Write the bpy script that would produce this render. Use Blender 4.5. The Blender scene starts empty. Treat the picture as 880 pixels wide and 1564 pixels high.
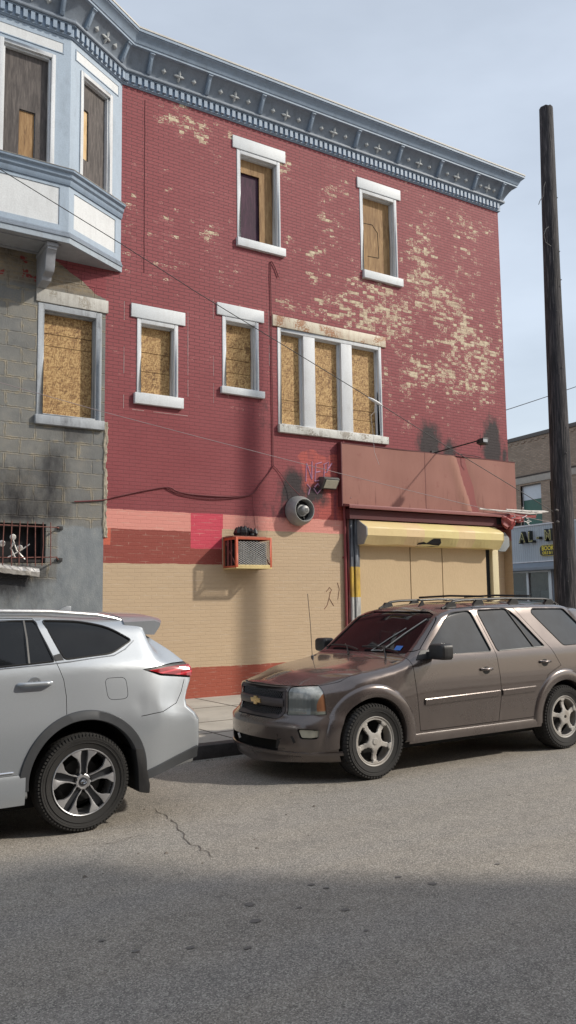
import bpy, bmesh, math, random
import numpy as np
from mathutils import Vector, Matrix, noise as mnoise
from mathutils.bvhtree import BVHTree
random.seed(7)
sc = bpy.context.scene
COL = sc.collection
D = 13.03            # distance from camera to the street wall
R = math.radians
OFF = {}

# ---------------------------------------------------------------- materials
class NT:
    def __init__(s, name):
        s.m = bpy.data.materials.new(name); s.m.use_nodes = True
        s.t = s.m.node_tree; s.b = s.t.nodes['Principled BSDF']
        s._geo = None
    def n(s, typ, **kw):
        o = s.t.nodes.new(typ)
        for k, v in kw.items(): setattr(o, k, v)
        return o
    def put(s, sock, v):
        if v is None: return
        if isinstance(v, bpy.types.NodeSocket): s.t.links.new(v, sock)
        else:
            try: sock.default_value = v
            except Exception: sock.default_value = (v[0], v[1], v[2], 1) if len(v) == 3 else v
    def pos(s):
        if not s._geo: s._geo = s.n('ShaderNodeNewGeometry')
        return s._geo.outputs['Position']
    def objc(s):
        return s.n('ShaderNodeTexCoord').outputs['Object']
    def math(s, op, a, b=None, c=None, clamp=False):
        o = s.n('ShaderNodeMath', operation=op); o.use_clamp = clamp
        s.put(o.inputs[0], a); s.put(o.inputs[1], b)
        if c is not None: s.put(o.inputs[2], c)
        return o.outputs[0]
    def vmath(s, op, a, b):
        o = s.n('ShaderNodeVectorMath', operation=op); s.put(o.inputs[0], a); s.put(o.inputs[1], b)
        return o.outputs[0]
    def sep(s, v):
        o = s.n('ShaderNodeSeparateXYZ'); s.put(o.inputs[0], v); return o.outputs
    def comb(s, x, y, z):
        o = s.n('ShaderNodeCombineXYZ'); s.put(o.inputs[0], x); s.put(o.inputs[1], y); s.put(o.inputs[2], z); return o.outputs[0]
    def noise(s, v, scale=5, det=3, rough=.5, dist=0):
        o = s.n('ShaderNodeTexNoise'); s.put(o.inputs['Vector'], v)
        o.inputs['Scale'].default_value = scale; o.inputs['Detail'].default_value = det
        o.inputs['Roughness'].default_value = rough; o.inputs['Distortion'].default_value = dist
        return o.outputs['Fac']
    def vor(s, v, scale=5, out='Distance', feature='F1', rnd=1):
        o = s.n('ShaderNodeTexVoronoi', feature=feature); s.put(o.inputs['Vector'], v)
        o.inputs['Scale'].default_value = scale; o.inputs['Randomness'].default_value = rnd
        return o.outputs[out]
    def scale(s, v, sx, sy, sz, loc=(0, 0, 0), rot=(0, 0, 0)):
        o = s.n('ShaderNodeMapping'); s.put(o.inputs[0], v)
        o.inputs['Scale'].default_value = (sx, sy, sz); o.inputs['Location'].default_value = loc
        o.inputs['Rotation'].default_value = rot
        return o.outputs[0]
    def mix(s, f, a, b, mode='MIX'):
        o = s.n('ShaderNodeMix', data_type='RGBA', blend_type=mode); o.clamp_factor = True
        s.put(o.inputs[0], f); s.put(o.inputs[6], a if not isinstance(a, tuple) else (*a[:3], 1)); s.put(o.inputs[7], b if not isinstance(b, tuple) else (*b[:3], 1))
        return o.outputs[2]
    def mapr(s, v, a, b, c=0., d=1., smooth=False):
        o = s.n('ShaderNodeMapRange'); o.interpolation_type = 'SMOOTHSTEP' if smooth else 'LINEAR'
        s.put(o.inputs[0], v)
        for i, k in enumerate((a, b, c, d)): o.inputs[i+1].default_value = k
        return o.outputs[0]
    def ramp(s, v, stops, const=False):
        o = s.n('ShaderNodeValToRGB'); s.put(o.inputs[0], v); e = o.color_ramp.elements
        if const: o.color_ramp.interpolation = 'CONSTANT'
        while len(e) < len(stops): e.new(.5)
        for i, (p, c) in enumerate(stops): e[i].position = p; e[i].color = (*c[:3], 1)
        return o.outputs[0]
    def brick(s, v, bw, bh, mort=.01, off=.5, smooth=.1, c1=(0, 0, 0), c2=(1, 1, 1)):
        o = s.n('ShaderNodeTexBrick'); s.put(o.inputs['Vector'], v); o.offset = off
        o.inputs['Scale'].default_value = 1; o.inputs['Brick Width'].default_value = bw; o.inputs['Row Height'].default_value = bh
        o.inputs['Mortar Size'].default_value = mort; o.inputs['Mortar Smooth'].default_value = smooth
        o.inputs['Color1'].default_value = (*c1, 1); o.inputs['Color2'].default_value = (*c2, 1); o.inputs['Mortar'].default_value = (.5, .5, .5, 1)
        return o.outputs['Color'], o.outputs['Fac']
    def attr(s, name):
        o = s.n('ShaderNodeAttribute'); o.attribute_name = name; return o.outputs['Fac']
    def bump(s, h, dist=.01, st=1, nrm=None):
        o = s.n('ShaderNodeBump'); s.put(o.inputs['Height'], h); o.inputs['Distance'].default_value = dist
        o.inputs['Strength'].default_value = st
        if nrm is not None: s.put(o.inputs['Normal'], nrm)
        s.t.links.new(o.outputs[0], s.b.inputs['Normal']); return o.outputs[0]
    def out(s, col=None, rough=None, metal=None, **kw):
        s.put(s.b.inputs['Base Color'], (*col[:3], 1) if isinstance(col, tuple) else col)
        s.put(s.b.inputs['Roughness'], rough); s.put(s.b.inputs['Metallic'], metal)
        for k, v in kw.items(): s.put(s.b.inputs[k.replace('_', ' ')], v)
        return s.m

MATS = {}
def plain(name, col, rough=.6, metal=0, var=.12, scale=6, bump=0, **kw):
    """painted / plain surface with soft dirt variation"""
    if name in MATS: return MATS[name]
    t = NT(name); v = t.objc()
    n1 = t.noise(v, scale, 4, .6); n2 = t.noise(v, scale*7, 3, .6)
    f = t.math('ADD', t.math('MULTIPLY', n1, .65), t.math('MULTIPLY', n2, .35))
    c = t.mix(t.mapr(f, .3, .7), tuple(k*(1-var) for k in col), tuple(min(1, k*(1+var)) for k in col))
    t.out(c, t.mapr(f, .3, .7, max(0, rough-.08), min(1, rough+.08)), metal, **kw)
    if bump: t.bump(n2, bump, .6)
    MATS[name] = t.m; return t.m

def weathered(name, col, dirt, amount=.5, rough=.55, scale=3, bumpd=.003, chips=None, chipcol=None):
    """old paint with dirt streaks running down and some chips"""
    if name in MATS: return MATS[name]
    t = NT(name); v = t.pos()
    st = t.noise(t.scale(v, 1, 1, .18), scale*3, 5, .65)
    bl = t.noise(v, scale, 5, .6)
    f = t.math('MULTIPLY', t.mapr(st, .42, .75), t.mapr(bl, .35, .7))
    fine = t.noise(v, 45, 3, .7)
    c = t.mix(t.mapr(fine, .3, .7), tuple(k*.9 for k in col), tuple(min(1, k*1.07) for k in col))
    c = t.mix(t.math('MULTIPLY', f, amount*1.6), c, dirt)
    h = fine
    if chips:
        ch = t.math('GREATER_THAN', t.math('ADD', t.math('MULTIPLY', t.noise(v, 3, 3, .5), .55), t.math('MULTIPLY', t.noise(v, 28, 4, .65), .45)), chips)
        c = t.mix(ch, c, chipcol); h = t.math('SUBTRACT', fine, ch)
    t.out(c, rough); t.bump(h, bumpd, .7)
    MATS[name] = t.m; return t.m

# painted brick of the corner building ------------------------------------
def m_painted_brick():
    t = NT('painted_brick'); p = t.pos(); x, y, z = t.sep(p)
    u = t.math('ADD', x, y)
    wob = t.math('MULTIPLY', t.math('SUBTRACT', t.noise(p, 2.5, 5, .7), .5), .085)
    v2 = t.comb(u, t.math('ADD', z, t.math('MULTIPLY', wob, .12)), 0)
    bc, bf = t.brick(v2, .203, .0635, .0065, smooth=.25)
    var = t.noise(p, 1.1, 4, .6); fine = t.noise(p, 38, 3, .65); mid = t.noise(t.scale(p, 1, 1, .3), 5, 4, .6)
    xr = t.math('ADD', x, t.math('MULTIPLY', wob, .6)); zr = t.math('ADD', z, t.math('MULTIPLY', wob, .55))
    upper = (.245, .040, .048); lower = (.222, .029, .037)
    col = t.mix(t.mapr(z, 4.6, 6.2, 0, 1, True), lower, upper)
    col = t.mix(t.mapr(var, .3, .7, 0, .5), col, (.31, .066, .076))
    def rect(x0, x1, z0, z1, xx=None, zz=None):
        a = t.math('COMPARE', xx or xr, (x0+x1)/2, (x1-x0)/2); b = t.math('COMPARE', zz or zr, (z0+z1)/2, (z1-z0)/2)
        return t.math('MULTIPLY', a, b)
    def paint(m, c):
        nonlocal col; col = t.mix(m, col, c)
    ew = t.math('MULTIPLY', t.math('SUBTRACT', t.noise(p, 1.7, 3), .5), .5)
    # brighter red overpaint round the graffiti
    paint(t.math('MULTIPLY', rect(8.72, 9.75, 3.3, 4.62, t.math('ADD', x, ew), t.math('ADD', z, ew)), t.mapr(mid, .35, .5)), (.42, .07, .055))
    paint(rect(4, 15, -1, 3.335), (.68, .27, .22))                # salmon band
    paint(rect(4, 6.39, -1, 3.01), (.26, .045, .03))              # red brown
    paint(rect(6.385, 7.02, 2.71, 3.335), (.58, .045, .085))      # hot pink
    paint(rect(6.39, 7.02, -1, 2.715), (.26, .045, .03))
    paint(rect(4.0, 4.92, 2.74, 3.01), (.55, .11, .06))           # orange corner
    tan = (.52, .385, .245)
    paint(rect(4, 7.03, -1, 2.44), tan)
    paint(rect(7.0, 15, -1, 3.075), tan)
    tv = t.mapr(t.noise(t.scale(p, .6, 1, 2), 3, 4, .6), .35, .7)
    istan = t.math('MULTIPLY', t.math('LESS_THAN', z, 2.44), t.math('GREATER_THAN', z, .66))
    col = t.mix(t.math('MULTIPLY', istan, t.math('MULTIPLY', tv, .35)), col, (.44, .33, .215))
    paint(rect(4, 15, -1, .66), (.33, .068, .035))                # base band
    # pale drips in joints of the lower paint
    dr = t.math('MULTIPLY', t.math('MULTIPLY', bf, t.mapr(t.noise(t.scale(p, .8, 1, 4), 4, 3, .6), .52, .68)), t.math('LESS_THAN', z, 3.33))
    col = t.mix(t.math('MULTIPLY', dr, .3), col, (.75, .66, .52))
    # joints
    up = t.mapr(z, 4.5, 6.5, .35, .85)
    up = t.math('MULTIPLY', up, t.mapr(z, 3.3, 3.36, .12, 1))
    jn = t.math('MULTIPLY', bf, up)
    col = t.mix(jn, col, (.10, .022, .028))
    col = t.mix(t.math('MULTIPLY', t.math('MULTIPLY', t.mapr(bc, 0, 1), .22), t.mapr(z, 3.3, 3.36, .15, 1)), col, t.mix(.5, col, (.14, .02, .03)))
    col = t.mix(t.mapr(fine, .35, .75, 0, .09), col, (.5, .36, .33))
    # peeling: pale old paint shows brick by brick
    cell = t.comb(t.math('FLOOR', t.math('DIVIDE', t.math('ADD', u, t.math('MULTIPLY', t.math('FLOOR', t.math('DIVIDE', z, .0635)), .1015)), .1015)), t.math('FLOOR', t.math('DIVIDE', z, .0635)), 0)
    wn = t.n('ShaderNodeTexWhiteNoise'); t.put(wn.inputs[0], cell); wn = wn.outputs['Value']
    nc = t.noise(t.scale(cell, .30, .55, 1), 1.0, 2, .6)
    pw = t.attr('peel')
    s1 = t.noise(t.scale(p, 1, 1, 1.6), 3.2, 5, .68)
    s2 = t.noise(t.scale(p, 1, 1, 2.2), 24, 4, .7)
    val = t.math('ADD', t.math('ADD', t.math('MULTIPLY', s1, .5), t.math('MULTIPLY', s2, .85)), t.math('ADD', t.math('ADD', t.math('MULTIPLY', wn, .20), t.math('MULTIPLY', nc, .8)), pw))
    pk = t.math('GREATER_THAN', val, 1.60)
    pale = t.ramp(t.noise(p, 13, 3, .7), [(.3, (.34, .22, .17)), (.5, (.56, .45, .30)), (.7, (.70, .62, .46))])
    col = t.mix(pk, col, pale)
    col = t.mix(t.math('MULTIPLY', t.math('GREATER_THAN', val, 1.68), t.math('MULTIPLY', bf, .6)), col, (.35, .27, .2))
    # chalky scuffs
    sc2 = t.math('MULTIPLY', t.mapr(val, 1.44, 1.62), .30)
    col = t.mix(t.math('MULTIPLY', sc2, t.math('SUBTRACT', 1, pk)), col, (.55, .24, .23))
    # soot
    so = t.attr('soot'); sn = t.noise(t.scale(p, 1, 1, .45), 9, 5, .7)
    sm = t.mapr(t.math('ADD', so, t.math('MULTIPLY', t.math('SUBTRACT', sn, .5), 1.3)), .2, .7, 0, .97)
    sm = t.math('MULTIPLY', sm, t.math('GREATER_THAN', so, .02))
    col = t.mix(sm, col, (.018, .014, .016))
    t.out(col, t.mapr(fine, .3, .7, .62, .82))
    h = t.math('SUBTRACT', t.math('ADD', t.math('MULTIPLY', fine, .25), t.math('MULTIPLY', s2, .25)), t.math('ADD', t.math('MULTIPLY', bf, t.mapr(z, 3.3, 3.36, .5, 1)), t.math('MULTIPLY', pk, .35)))
    t.bump(h, .006, .8)
    return t.m

def m_block():
    t = NT('concrete_block'); p = t.pos(); x, y, z = t.sep(p); u = t.math('ADD', x, y)
    wob = t.math('MULTIPLY', t.math('SUBTRACT', t.noise(p, 4, 4, .7), .5), .05)
    v2 = t.comb(t.math('ADD', u, wob), t.math('ADD', z, wob), 0)
    bc, bf = t.brick(v2, .47, .243, .013, smooth=.6)
    n = t.noise(p, 3, 5, .65); fine = t.noise(p, 42, 4, .75); n2 = t.noise(p, 1.3, 4, .6)
    col = t.ramp(n, [(.3, (.135, .14, .142)), (.55, (.19, .193, .188)), (.75, (.25, .24, .215))])
    col = t.mix(t.mapr(bc, 0, 1, 0, .35), col, (.24, .23, .195))
    col = t.mix(t.math('MULTIPLY', t.mapr(n2, .5, .72), t.mapr(fine, .4, .75)), col, (.27, .235, .18))
    # smeared tan mortar
    bc3, bfw = t.brick(v2, .47, .243, .055, smooth=.8)
    mo = t.mapr(t.math('ADD', t.math('MULTIPLY', bfw, .42), t.math('MULTIPLY', t.noise(p, 6, 5, .7), 1.1)), .88, 1.06)
    col = t.mix(t.math('MULTIPLY', mo, .6), col, (.32, .27, .18))
    col = t.mix(t.math('MULTIPLY', bf, t.mapr(t.noise(p, 5, 4, .7), .4, .65, .05, .55)), col, (.30, .28, .235))
    # smooth parging bottom right
    pj = t.math('ADD', t.math('MULTIPLY', wob, 3), z)
    pg = t.math('MULTIPLY', t.mapr(pj, 3.04, 3.0), t.mapr(t.math('ADD', u, wob), 4.02+D, 4.06+D))
    pg = t.math('MAXIMUM', pg, t.mapr(pj, 2.2, 2.1))
    col = t.mix(pg, col, t.ramp(t.noise(t.scale(p, 1, 1, .5), 5, 5, .7), [(.3, (.16, .18, .20)), (.6, (.24, .26, .27)), (.8, (.34, .34, .31))]))
    # rubble brick and mortar under the bay
    tb = t.mapr(t.math('ADD', z, t.math('MULTIPLY', wob, 2.5)), 6.86, 6.93)
    rc, rf = t.brick(v2, .21, .07, .012, smooth=.2)
    rb = t.mix(t.math('GREATER_THAN', t.noise(p, 2.6, 3, .6), .60), t.ramp(n, [(.3, (.13, .11, .09)), (.7, (.36, .29, .19))]), (.28, .045, .04))
    rb = t.mix(t.math('MULTIPLY', rf, .7), rb, (.25, .22, .18))
    col = t.mix(tb, col, rb)
    # maroon paint spilling over the joint below the bay
    dg = t.math('SUBTRACT', t.math('ADD', t.math('MULTIPLY', x, .62), z), 9.83)
    ov = t.math('MULTIPLY', t.math('GREATER_THAN', t.math('ADD', dg, t.math('MULTIPLY', wob, 3)), 0), t.math('GREATER_THAN', z, 6.9))
    bc2, bf2 = t.brick(t.comb(u, z, 0), .203, .0635, .0065, smooth=.25)
    col = t.mix(ov, col, t.mix(t.math('MULTIPLY', bf2, .6), (.285, .07, .08), (.12, .03, .037)))
    so = t.attr('soot'); sn = t.noise(t.scale(p, 1, 1, .5), 6, 5, .7)
    sm = t.mapr(t.math('ADD', so, t.math('MULTIPLY', t.math('SUBTRACT', sn, .5), .8)), .25, .85, 0, .93)
    sm = t.math('MULTIPLY', sm, t.math('GREATER_THAN', so, .02))
    col = t.mix(sm, col, (.016, .015, .018))
    t.out(col, .9)
    h = t.math('ADD', t.math('MULTIPLY', fine, .7), t.math('MULTIPLY', t.math('SUBTRACT', 1, pg), t.math('SUBTRACT', t.math('MULTIPLY', mo, .6), bf)))
    t.bump(h, .010, .9)
    return t.m

def m_osb(name='osb', dark=(.20, .105, .04), mid=(.46, .27, .10), light=(.68, .47, .22)):
    t = NT(name); p = t.pos()
    wn = t.noise(p, 4, 3, .6)
    a = t.vor(t.scale(t.vmath('ADD', p, t.comb(t.math('MULTIPLY', wn, .25), 0, t.math('MULTIPLY', wn, .25))), 1, 1, .28, rot=(0, .5, 0)), 85, 'Color')
    b = t.vor(t.scale(p, .25, 1, 1, rot=(0, .35, 0)), 80, 'Color')
    la, _, _ = t.sep(a); lb, _, _ = t.sep(b)
    f = t.math('ADD', t.math('MULTIPLY', la, .6), t.math('MULTIPLY', lb, .4))
    f = t.math('ADD', f, t.math('MULTIPLY', t.math('SUBTRACT', wn, .5), .5))
    col = t.ramp(f, [(.02, dark), (.42, mid), (.8, light)])
    # faint stamped lines
    x, y, z = t.sep(p)
    t.out(col, .7); t.bump(f, .003, .6)
    return t.m

def m_ply(name, c1, c2, c3, zs=.12, rot=0):
    t = NT(name); p = t.pos()
    g = t.noise(t.scale(p, 1, 1, zs, rot=(0, rot, 0)), 26, 5, .65, .6)
    b = t.noise(t.scale(p, 1, 1, .5), 2.2, 4, .6)
    col = t.ramp(g, [(.3, c1), (.5, c2), (.72, c3)])
    col = t.mix(t.mapr(b, .35, .7, 0, .55), col, c1)
    t.out(col, .75); t.bump(g, .003, .6); return t.m

def m_asphalt():
    t = NT('asphalt'); p = t.pos(); x, y, z = t.sep(p)
    big = t.noise(t.scale(p, .35, 1, 1), .9, 4, .6); mid = t.noise(p, 5, 4, .6); fine = t.noise(p, 170, 2, .8); fine2 = t.noise(p, 60, 3, .7)
    vo = t.vor(p, 150, 'Color'); vc, _, _ = t.sep(vo)
    col = t.ramp(t.math('ADD', t.math('MULTIPLY', big, .5), t.math('MULTIPLY', mid, .5)), [(.35, (.205, .185, .158)), (.5, (.275, .246, .208)), (.68, (.35, .31, .26))])
    # pale dusty strips along the lane, darker tyre tracks
    tr = t.noise(t.scale(p, .06, 1, 1), 1.3, 2, .5)
    col = t.mix(t.mapr(tr, .42, .62, 0, .40), col, (.235, .228, .222))
    f = t.math('ADD', t.math('MULTIPLY', vc, .55), t.math('MULTIPLY', fine, .45))
    col = t.mix(t.mapr(f, .55, .8, 0, .75), col, (.60, .55, .48))
    col = t.mix(t.mapr(f, .42, .2, 0, .8), col, (.09, .082, .075))
    w = t.noise(p, 2.1, 4, .7)
    col = t.mix(t.mapr(w, .60, .75, 0, .35), col, (.15, .135, .12))
    t.out(col, .88); t.bump(t.math('ADD', f, fine2), .006, .8)
    return t.m

def m_concrete(name='pavement_concrete', base=(.40, .37, .32)):
    t = NT(name); p = t.pos()
    n = t.noise(p, 1.6, 5, .65); fine = t.noise(p, 70, 3, .7)
    col = t.ramp(n, [(.3, tuple(k*.78 for k in base)), (.55, base), (.75, tuple(k*1.12 for k in base))])
    col = t.mix(t.mapr(t.noise(p, 6, 4, .7), .58, .7, 0, .4), col, (.2, .18, .16))
    col = t.mix(t.mapr(fine, .3, .7, 0, .2), col, (.25, .22, .19))
    t.out(col, .85); t.bump(fine, .003, .6); return t.m

def m_far_brick(name, c1, c2, mort):
    t = NT(name); p = t.pos(); o = t.objc(); x, y, z = t.sep(o)
    bc, bf = t.brick(t.comb(t.math('ADD', x, y), z, 0), .21, .07, .009, smooth=.2)
    l, _, _ = t.sep(bc)
    wn = t.noise(o, 1.2, 4, .6)
    col = t.mix(bc, c1, c2); col = t.mix(t.mapr(wn, .35, .7, 0, .4), col, tuple(k*.6 for k in c1)); col = t.mix(bf, col, mort)
    t.out(col, .85); t.bump(t.math('SUBTRACT', t.noise(o, 40, 3, .6), bf), .006, .7); return t.m

def m_carpaint(name, col, metal=.75, rough=.32, dirt=(.3, .27, .22), dirtamt=.25, coat=.9):
    t = NT(name); o = t.objc(); x, y, z = t.sep(o)
    fl = t.noise(o, 900, 1, .5)
    c = t.mix(t.mapr(fl, .3, .7), tuple(k*.85 for k in col), tuple(min(1, k*1.15) for k in col))
    d = t.math('MULTIPLY', t.mapr(z, .75, .25, 0, 1), t.mapr(t.noise(t.scale(o, 1, 1, .5), 5, 5, .7), .35, .7))
    d2 = t.mapr(t.noise(o, 2.2, 5, .7), .45, .8, 0, .35)
    dm = t.math('MULTIPLY', t.math('ADD', d, d2), dirtamt, clamp=True)
    c = t.mix(dm, c, dirt)
    t.out(c, t.math('ADD', rough, t.math('MULTIPLY', dm, .5)), t.math('SUBTRACT', metal, t.math('MULTIPLY', dm, metal)), Coat_Weight=coat, Coat_Roughness=t.math('ADD', .05, t.math('MULTIPLY', dm, .5)))
    return t.m

def m_pole():
    t = NT('creosote_wood'); p = t.objc()
    g = t.noise(t.scale(p, 1, 1, .06), 34, 5, .7, .3); b = t.noise(t.scale(p, 1, 1, .3), 3, 4, .6)
    col = t.ramp(g, [(.38, (.004, .004, .005)), (.5, (.020, .018, .021)), (.68, (.12, .105, .105))])
    col = t.mix(t.mapr(b, .4, .7, 0, .35), col, (.05, .045, .055))
    t.out(col, .8); t.bump(g, .02, 1); return t.m

# ---------------------------------------------------------------- mesh helper
class MB:
    def __init__(s): s.v = []; s.f = []; s.mi = []
    def add(s, vs, fs, m=0):
        b = len(s.v); s.v += [tuple(v) for v in vs]
        for f in fs: s.f.append(tuple(b+i for i in f)); s.mi.append(m)
        return s
    def box(s, x0, x1, y0, y1, z0, z1, m=0):
        return s.add([(x0,y0,z0),(x1,y0,z0),(x1,y1,z0),(x0,y1,z0),(x0,y0,z1),(x1,y0,z1),(x1,y1,z1),(x0,y1,z1)],
              [(0,3,2,1),(4,5,6,7),(0,1,5,4),(1,2,6,5),(2,3,7,6),(3,0,4,7)], m)
    def prism(s, poly, fn0, fn1, m=0):
        """poly: list of 2d pts; fn0/fn1 map a 2d point to the front/back 3d point"""
        n = len(poly); a = [fn0(*p) for p in poly]; b = [fn1(*p) for p in poly]
        fs = [tuple(range(n)), tuple(range(2*n-1, n-1, -1))] + [(i, n+i, n+(i+1) % n, (i+1) % n) for i in range(n)]
        return s.add(a+b, fs, m)
    def xz(s, poly, y0, y1, m=0): return s.prism(poly, lambda x, z: (x, y0, z), lambda x, z: (x, y1, z), m)
    def yz(s, poly, x0, x1, m=0): return s.prism(poly, lambda y, z: (x0, y, z), lambda y, z: (x1, y, z), m)
    def xy(s, poly, z0, z1, m=0): return s.prism(poly, lambda x, y: (x, y, z0), lambda x, y: (x, y, z1), m)
    def tube(s, pts, r, n=8, m=0, cap=True, r2=None):
        pts = [Vector(p) for p in pts]; rings = []
        N = len(pts)
        up = None
        for i, p in enumerate(pts):
            d = (pts[min(i+1, N-1)]-pts[max(i-1, 0)]).normalized()
            if up is None:
                up = Vector((0, 0, 1)) if abs(d.z) < .9 else Vector((1, 0, 0))
            a = d.cross(up).normalized(); b = a.cross(d).normalized(); up = b
            rr = r if r2 is None else r+(r2-r)*i/(N-1)
            if isinstance(r, (list, tuple)): rr = r[i]
            rings.append([p+a*math.cos(2*math.pi*k/n)*rr+b*math.sin(2*math.pi*k/n)*rr for k in range(n)])
        vs = [q for rg in rings for q in rg]; fs = []
        for i in range(N-1):
            for k in range(n): fs.append((i*n+k, i*n+(k+1) % n, (i+1)*n+(k+1) % n, (i+1)*n+k))
        if cap: fs += [tuple(range(n-1, -1, -1)), tuple((N-1)*n+k for k in range(n))]
        return s.add(vs, fs, m)
    def lathe(s, prof, c, ax='y', n=40, m=0, a0=0, closed=False):
        """prof: (radius, height along axis)"""
        vs = []; c = Vector(c)
        for r, h in prof:
            for k in range(n):
                a = 2*math.pi*k/n+a0
                q = {'y': (r*math.cos(a), h, r*math.sin(a)), 'x': (h, r*math.cos(a), r*math.sin(a)), 'z': (r*math.cos(a), r*math.sin(a), h)}[ax]
                vs.append(c+Vector(q))
        P = len(prof); fs = []
        for i in range(P-1 if not closed else P):
            j = (i+1) % P
            for k in range(n): fs.append((i*n+k, j*n+k, j*n+(k+1) % n, i*n+(k+1) % n))
        if not closed:
            if prof[0][0] > 1e-6: fs.append(tuple(range(n)))
            if prof[-1][0] > 1e-6: fs.append(tuple(reversed([(P-1)*n+k for k in range(n)])))
        return s.add(vs, fs, m)
    def build(s, name, mats, parent=None, smooth=False, angle=35, bevel=0, kind=None, label=None, off=None, seg=2):
        if not isinstance(mats, (list, tuple)): mats = [mats]
        o_ = Vector(off) if off is not None else (Vector(OFF.get(parent.name, (0, 0, 0))) if parent else Vector((0, 0, 0)))
        me = bpy.data.meshes.new(name)
        me.from_pydata([tuple(Vector(v)-o_) for v in s.v], [], s.f)
        for m in mats: me.materials.append(m)
        me.polygons.foreach_set('material_index', s.mi)
        bm = bmesh.new(); bm.from_mesh(me)
        bmesh.ops.remove_doubles(bm, verts=bm.verts, dist=1e-5)
        bmesh.ops.recalc_face_normals(bm, faces=bm.faces)
        if bevel:
            es = [e for e in bm.edges if len(e.link_faces) == 2 and e.calc_face_angle(0) > R(30)]
            bmesh.ops.bevel(bm, geom=es, offset=bevel, segments=seg, affect='EDGES', clamp_overlap=True, profile=.6)
        bm.to_mesh(me); bm.free()
        if smooth or bevel:
            me.polygons.foreach_set('use_smooth', [True]*len(me.polygons)); me.set_sharp_from_angle(angle=R(angle))
        me.update()
        ob = bpy.data.objects.new(name, me); COL.objects.link(ob)
        if parent:
            ob.parent = parent
            OFF[ob.name] = OFF.get(parent.name, (0, 0, 0))
        if kind: ob['kind'] = kind
        if label: ob['label'] = label
        return ob
def thing(name, loc, label, cat, group=None, rz=0, world=True):
    o = bpy.data.objects.new(name, None); COL.objects.link(o); o.location = loc; o.rotation_euler = (0, 0, rz)
    o.empty_display_size = .3
    o['label'] = label; o['category'] = cat
    if group: o['group'] = group
    OFF[o.name] = tuple(loc) if world else (0, 0, 0)
    return o
def tag(o, label, cat, group=None):
    o['label'] = label; o['category'] = cat
    if group: o['group'] = group
    return o
def setorigin(o, p):
    """move the origin of a one-mesh thing to its base"""
    p = Vector(p); o.data.transform(Matrix.Translation(o.location-p)); o.location = p; OFF[o.name] = tuple(p); return o
def attr(me, name, fn, off=(0, 0, 0)):
    a = me.attributes.new(name, 'FLOAT', 'POINT')
    a.data.foreach_set('value', [fn(v.co.x+off[0], v.co.y+off[1], v.co.z+off[2]) for v in me.vertices])
def smoothstep(a, b, x):
    t = min(1, max(0, (x-a)/(b-a))); return t*t*(3-2*t)

def wall_grid(mb, x0, x1, z0, z1, y, holes, step=.12, depth=.25, m=0, mrev=0):
    """street wall in the xz plane with real openings and their reveals"""
    xs = set(np.round(np.arange(x0, x1, step), 4).tolist()) | {x1}; zs = set(np.round(np.arange(z0, z1, step), 4).tolist()) | {z1}
    def clean(S, keys):
        S = [v for v in S if all(abs(v-k) > step*.3 for k in keys)]
        return sorted(set(S) | set(keys))
    kx = [x0, x1]+[h for r in holes for h in r[:2] if x0 <= h <= x1]; kz = [z0, z1]+[h for r in holes for h in r[2:] if z0 <= h <= z1]
    xs = clean(xs, kx); zs = clean(zs, kz)
    idx = {}
    vs = []; fs = []
    def V(i, j):
        if (i, j) not in idx: idx[(i, j)] = len(vs); vs.append((xs[i], y, zs[j]))
        return idx[(i, j)]
    for i in range(len(xs)-1):
        for j in range(len(zs)-1):
            cx, cz = (xs[i]+xs[i+1])/2, (zs[j]+zs[j+1])/2
            if any(r[0] < cx < r[1] and r[2] < cz < r[3] for r in holes): continue
            fs.append((V(i, j), V(i+1, j), V(i+1, j+1), V(i, j+1)))
    mb.add(vs, fs, m)
    for (a, b, c, d) in holes:
        a = max(a, x0); b = min(b, x1)
        mb.add([(a, y, c), (b, y, c), (b, y, d), (a, y, d), (a, y+depth, c), (b, y+depth, c), (b, y+depth, d), (a, y+depth, d)],
               [(0, 1, 5, 4), (1, 2, 6, 5), (2, 3, 7, 6), (3, 0, 4, 7)], mrev)
        mb.add([(a, y+depth, c), (b, y+depth, c), (b, y+depth, d), (a, y+depth, d)], [(0, 1, 2, 3)], mrev)

# ---------------------------------------------------------------- shared materials
PB = m_painted_brick(); BLK = m_block(); OSB = m_osb(dark=(.13, .065, .025), mid=(.34, .19, .07), light=(.56, .37, .16))
GREYPLY = m_ply('grey_weathered_plywood', (.04, .034, .032), (.095, .08, .075), (.18, .155, .14))
BROWNPLY = m_ply('brown_plywood', (.16, .085, .035), (.34, .20, .085), (.50, .33, .16))
TANPLY = m_ply('pale_plywood', (.42, .27, .12), (.66, .46, .24), (.82, .65, .42))
WHITE = weathered('white_window_paint', (.62, .64, .66), (.28, .25, .22), .35)
LINT = weathered('white_stone_paint', (.66, .69, .71), (.33, .30, .26), .25)
LINTG = weathered('old_white_lintel_paint', (.52, .51, .47), (.2, .17, .14), .9, chips=.56, chipcol=(.34, .31, .26))
LINTOLD = weathered('old_cream_paint', (.62, .56, .44), (.32, .15, .07), 1.2, chips=.535, chipcol=(.36, .17, .08))
SILLOLD = weathered('worn_sill_paint', (.62, .62, .58), (.2, .17, .14), .9, chips=.55, chipcol=(.3, .27, .23))
SOOTYW = weathered('sooty_frame_paint', (.40, .43, .46), (.1, .1, .11), .8, chips=.64, chipcol=(.5, .52, .53))
BLUE = weathered('pale_blue_paint', (.35, .43, .52), (.20, .24, .29), .45)
BLUEC = weathered('blue_cornice_paint', (.25, .325, .42), (.15, .18, .22), .5)
BLUED = weathered('slate_blue_paint', (.20, .24, .295), (.07, .09, .11), .5)
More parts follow.
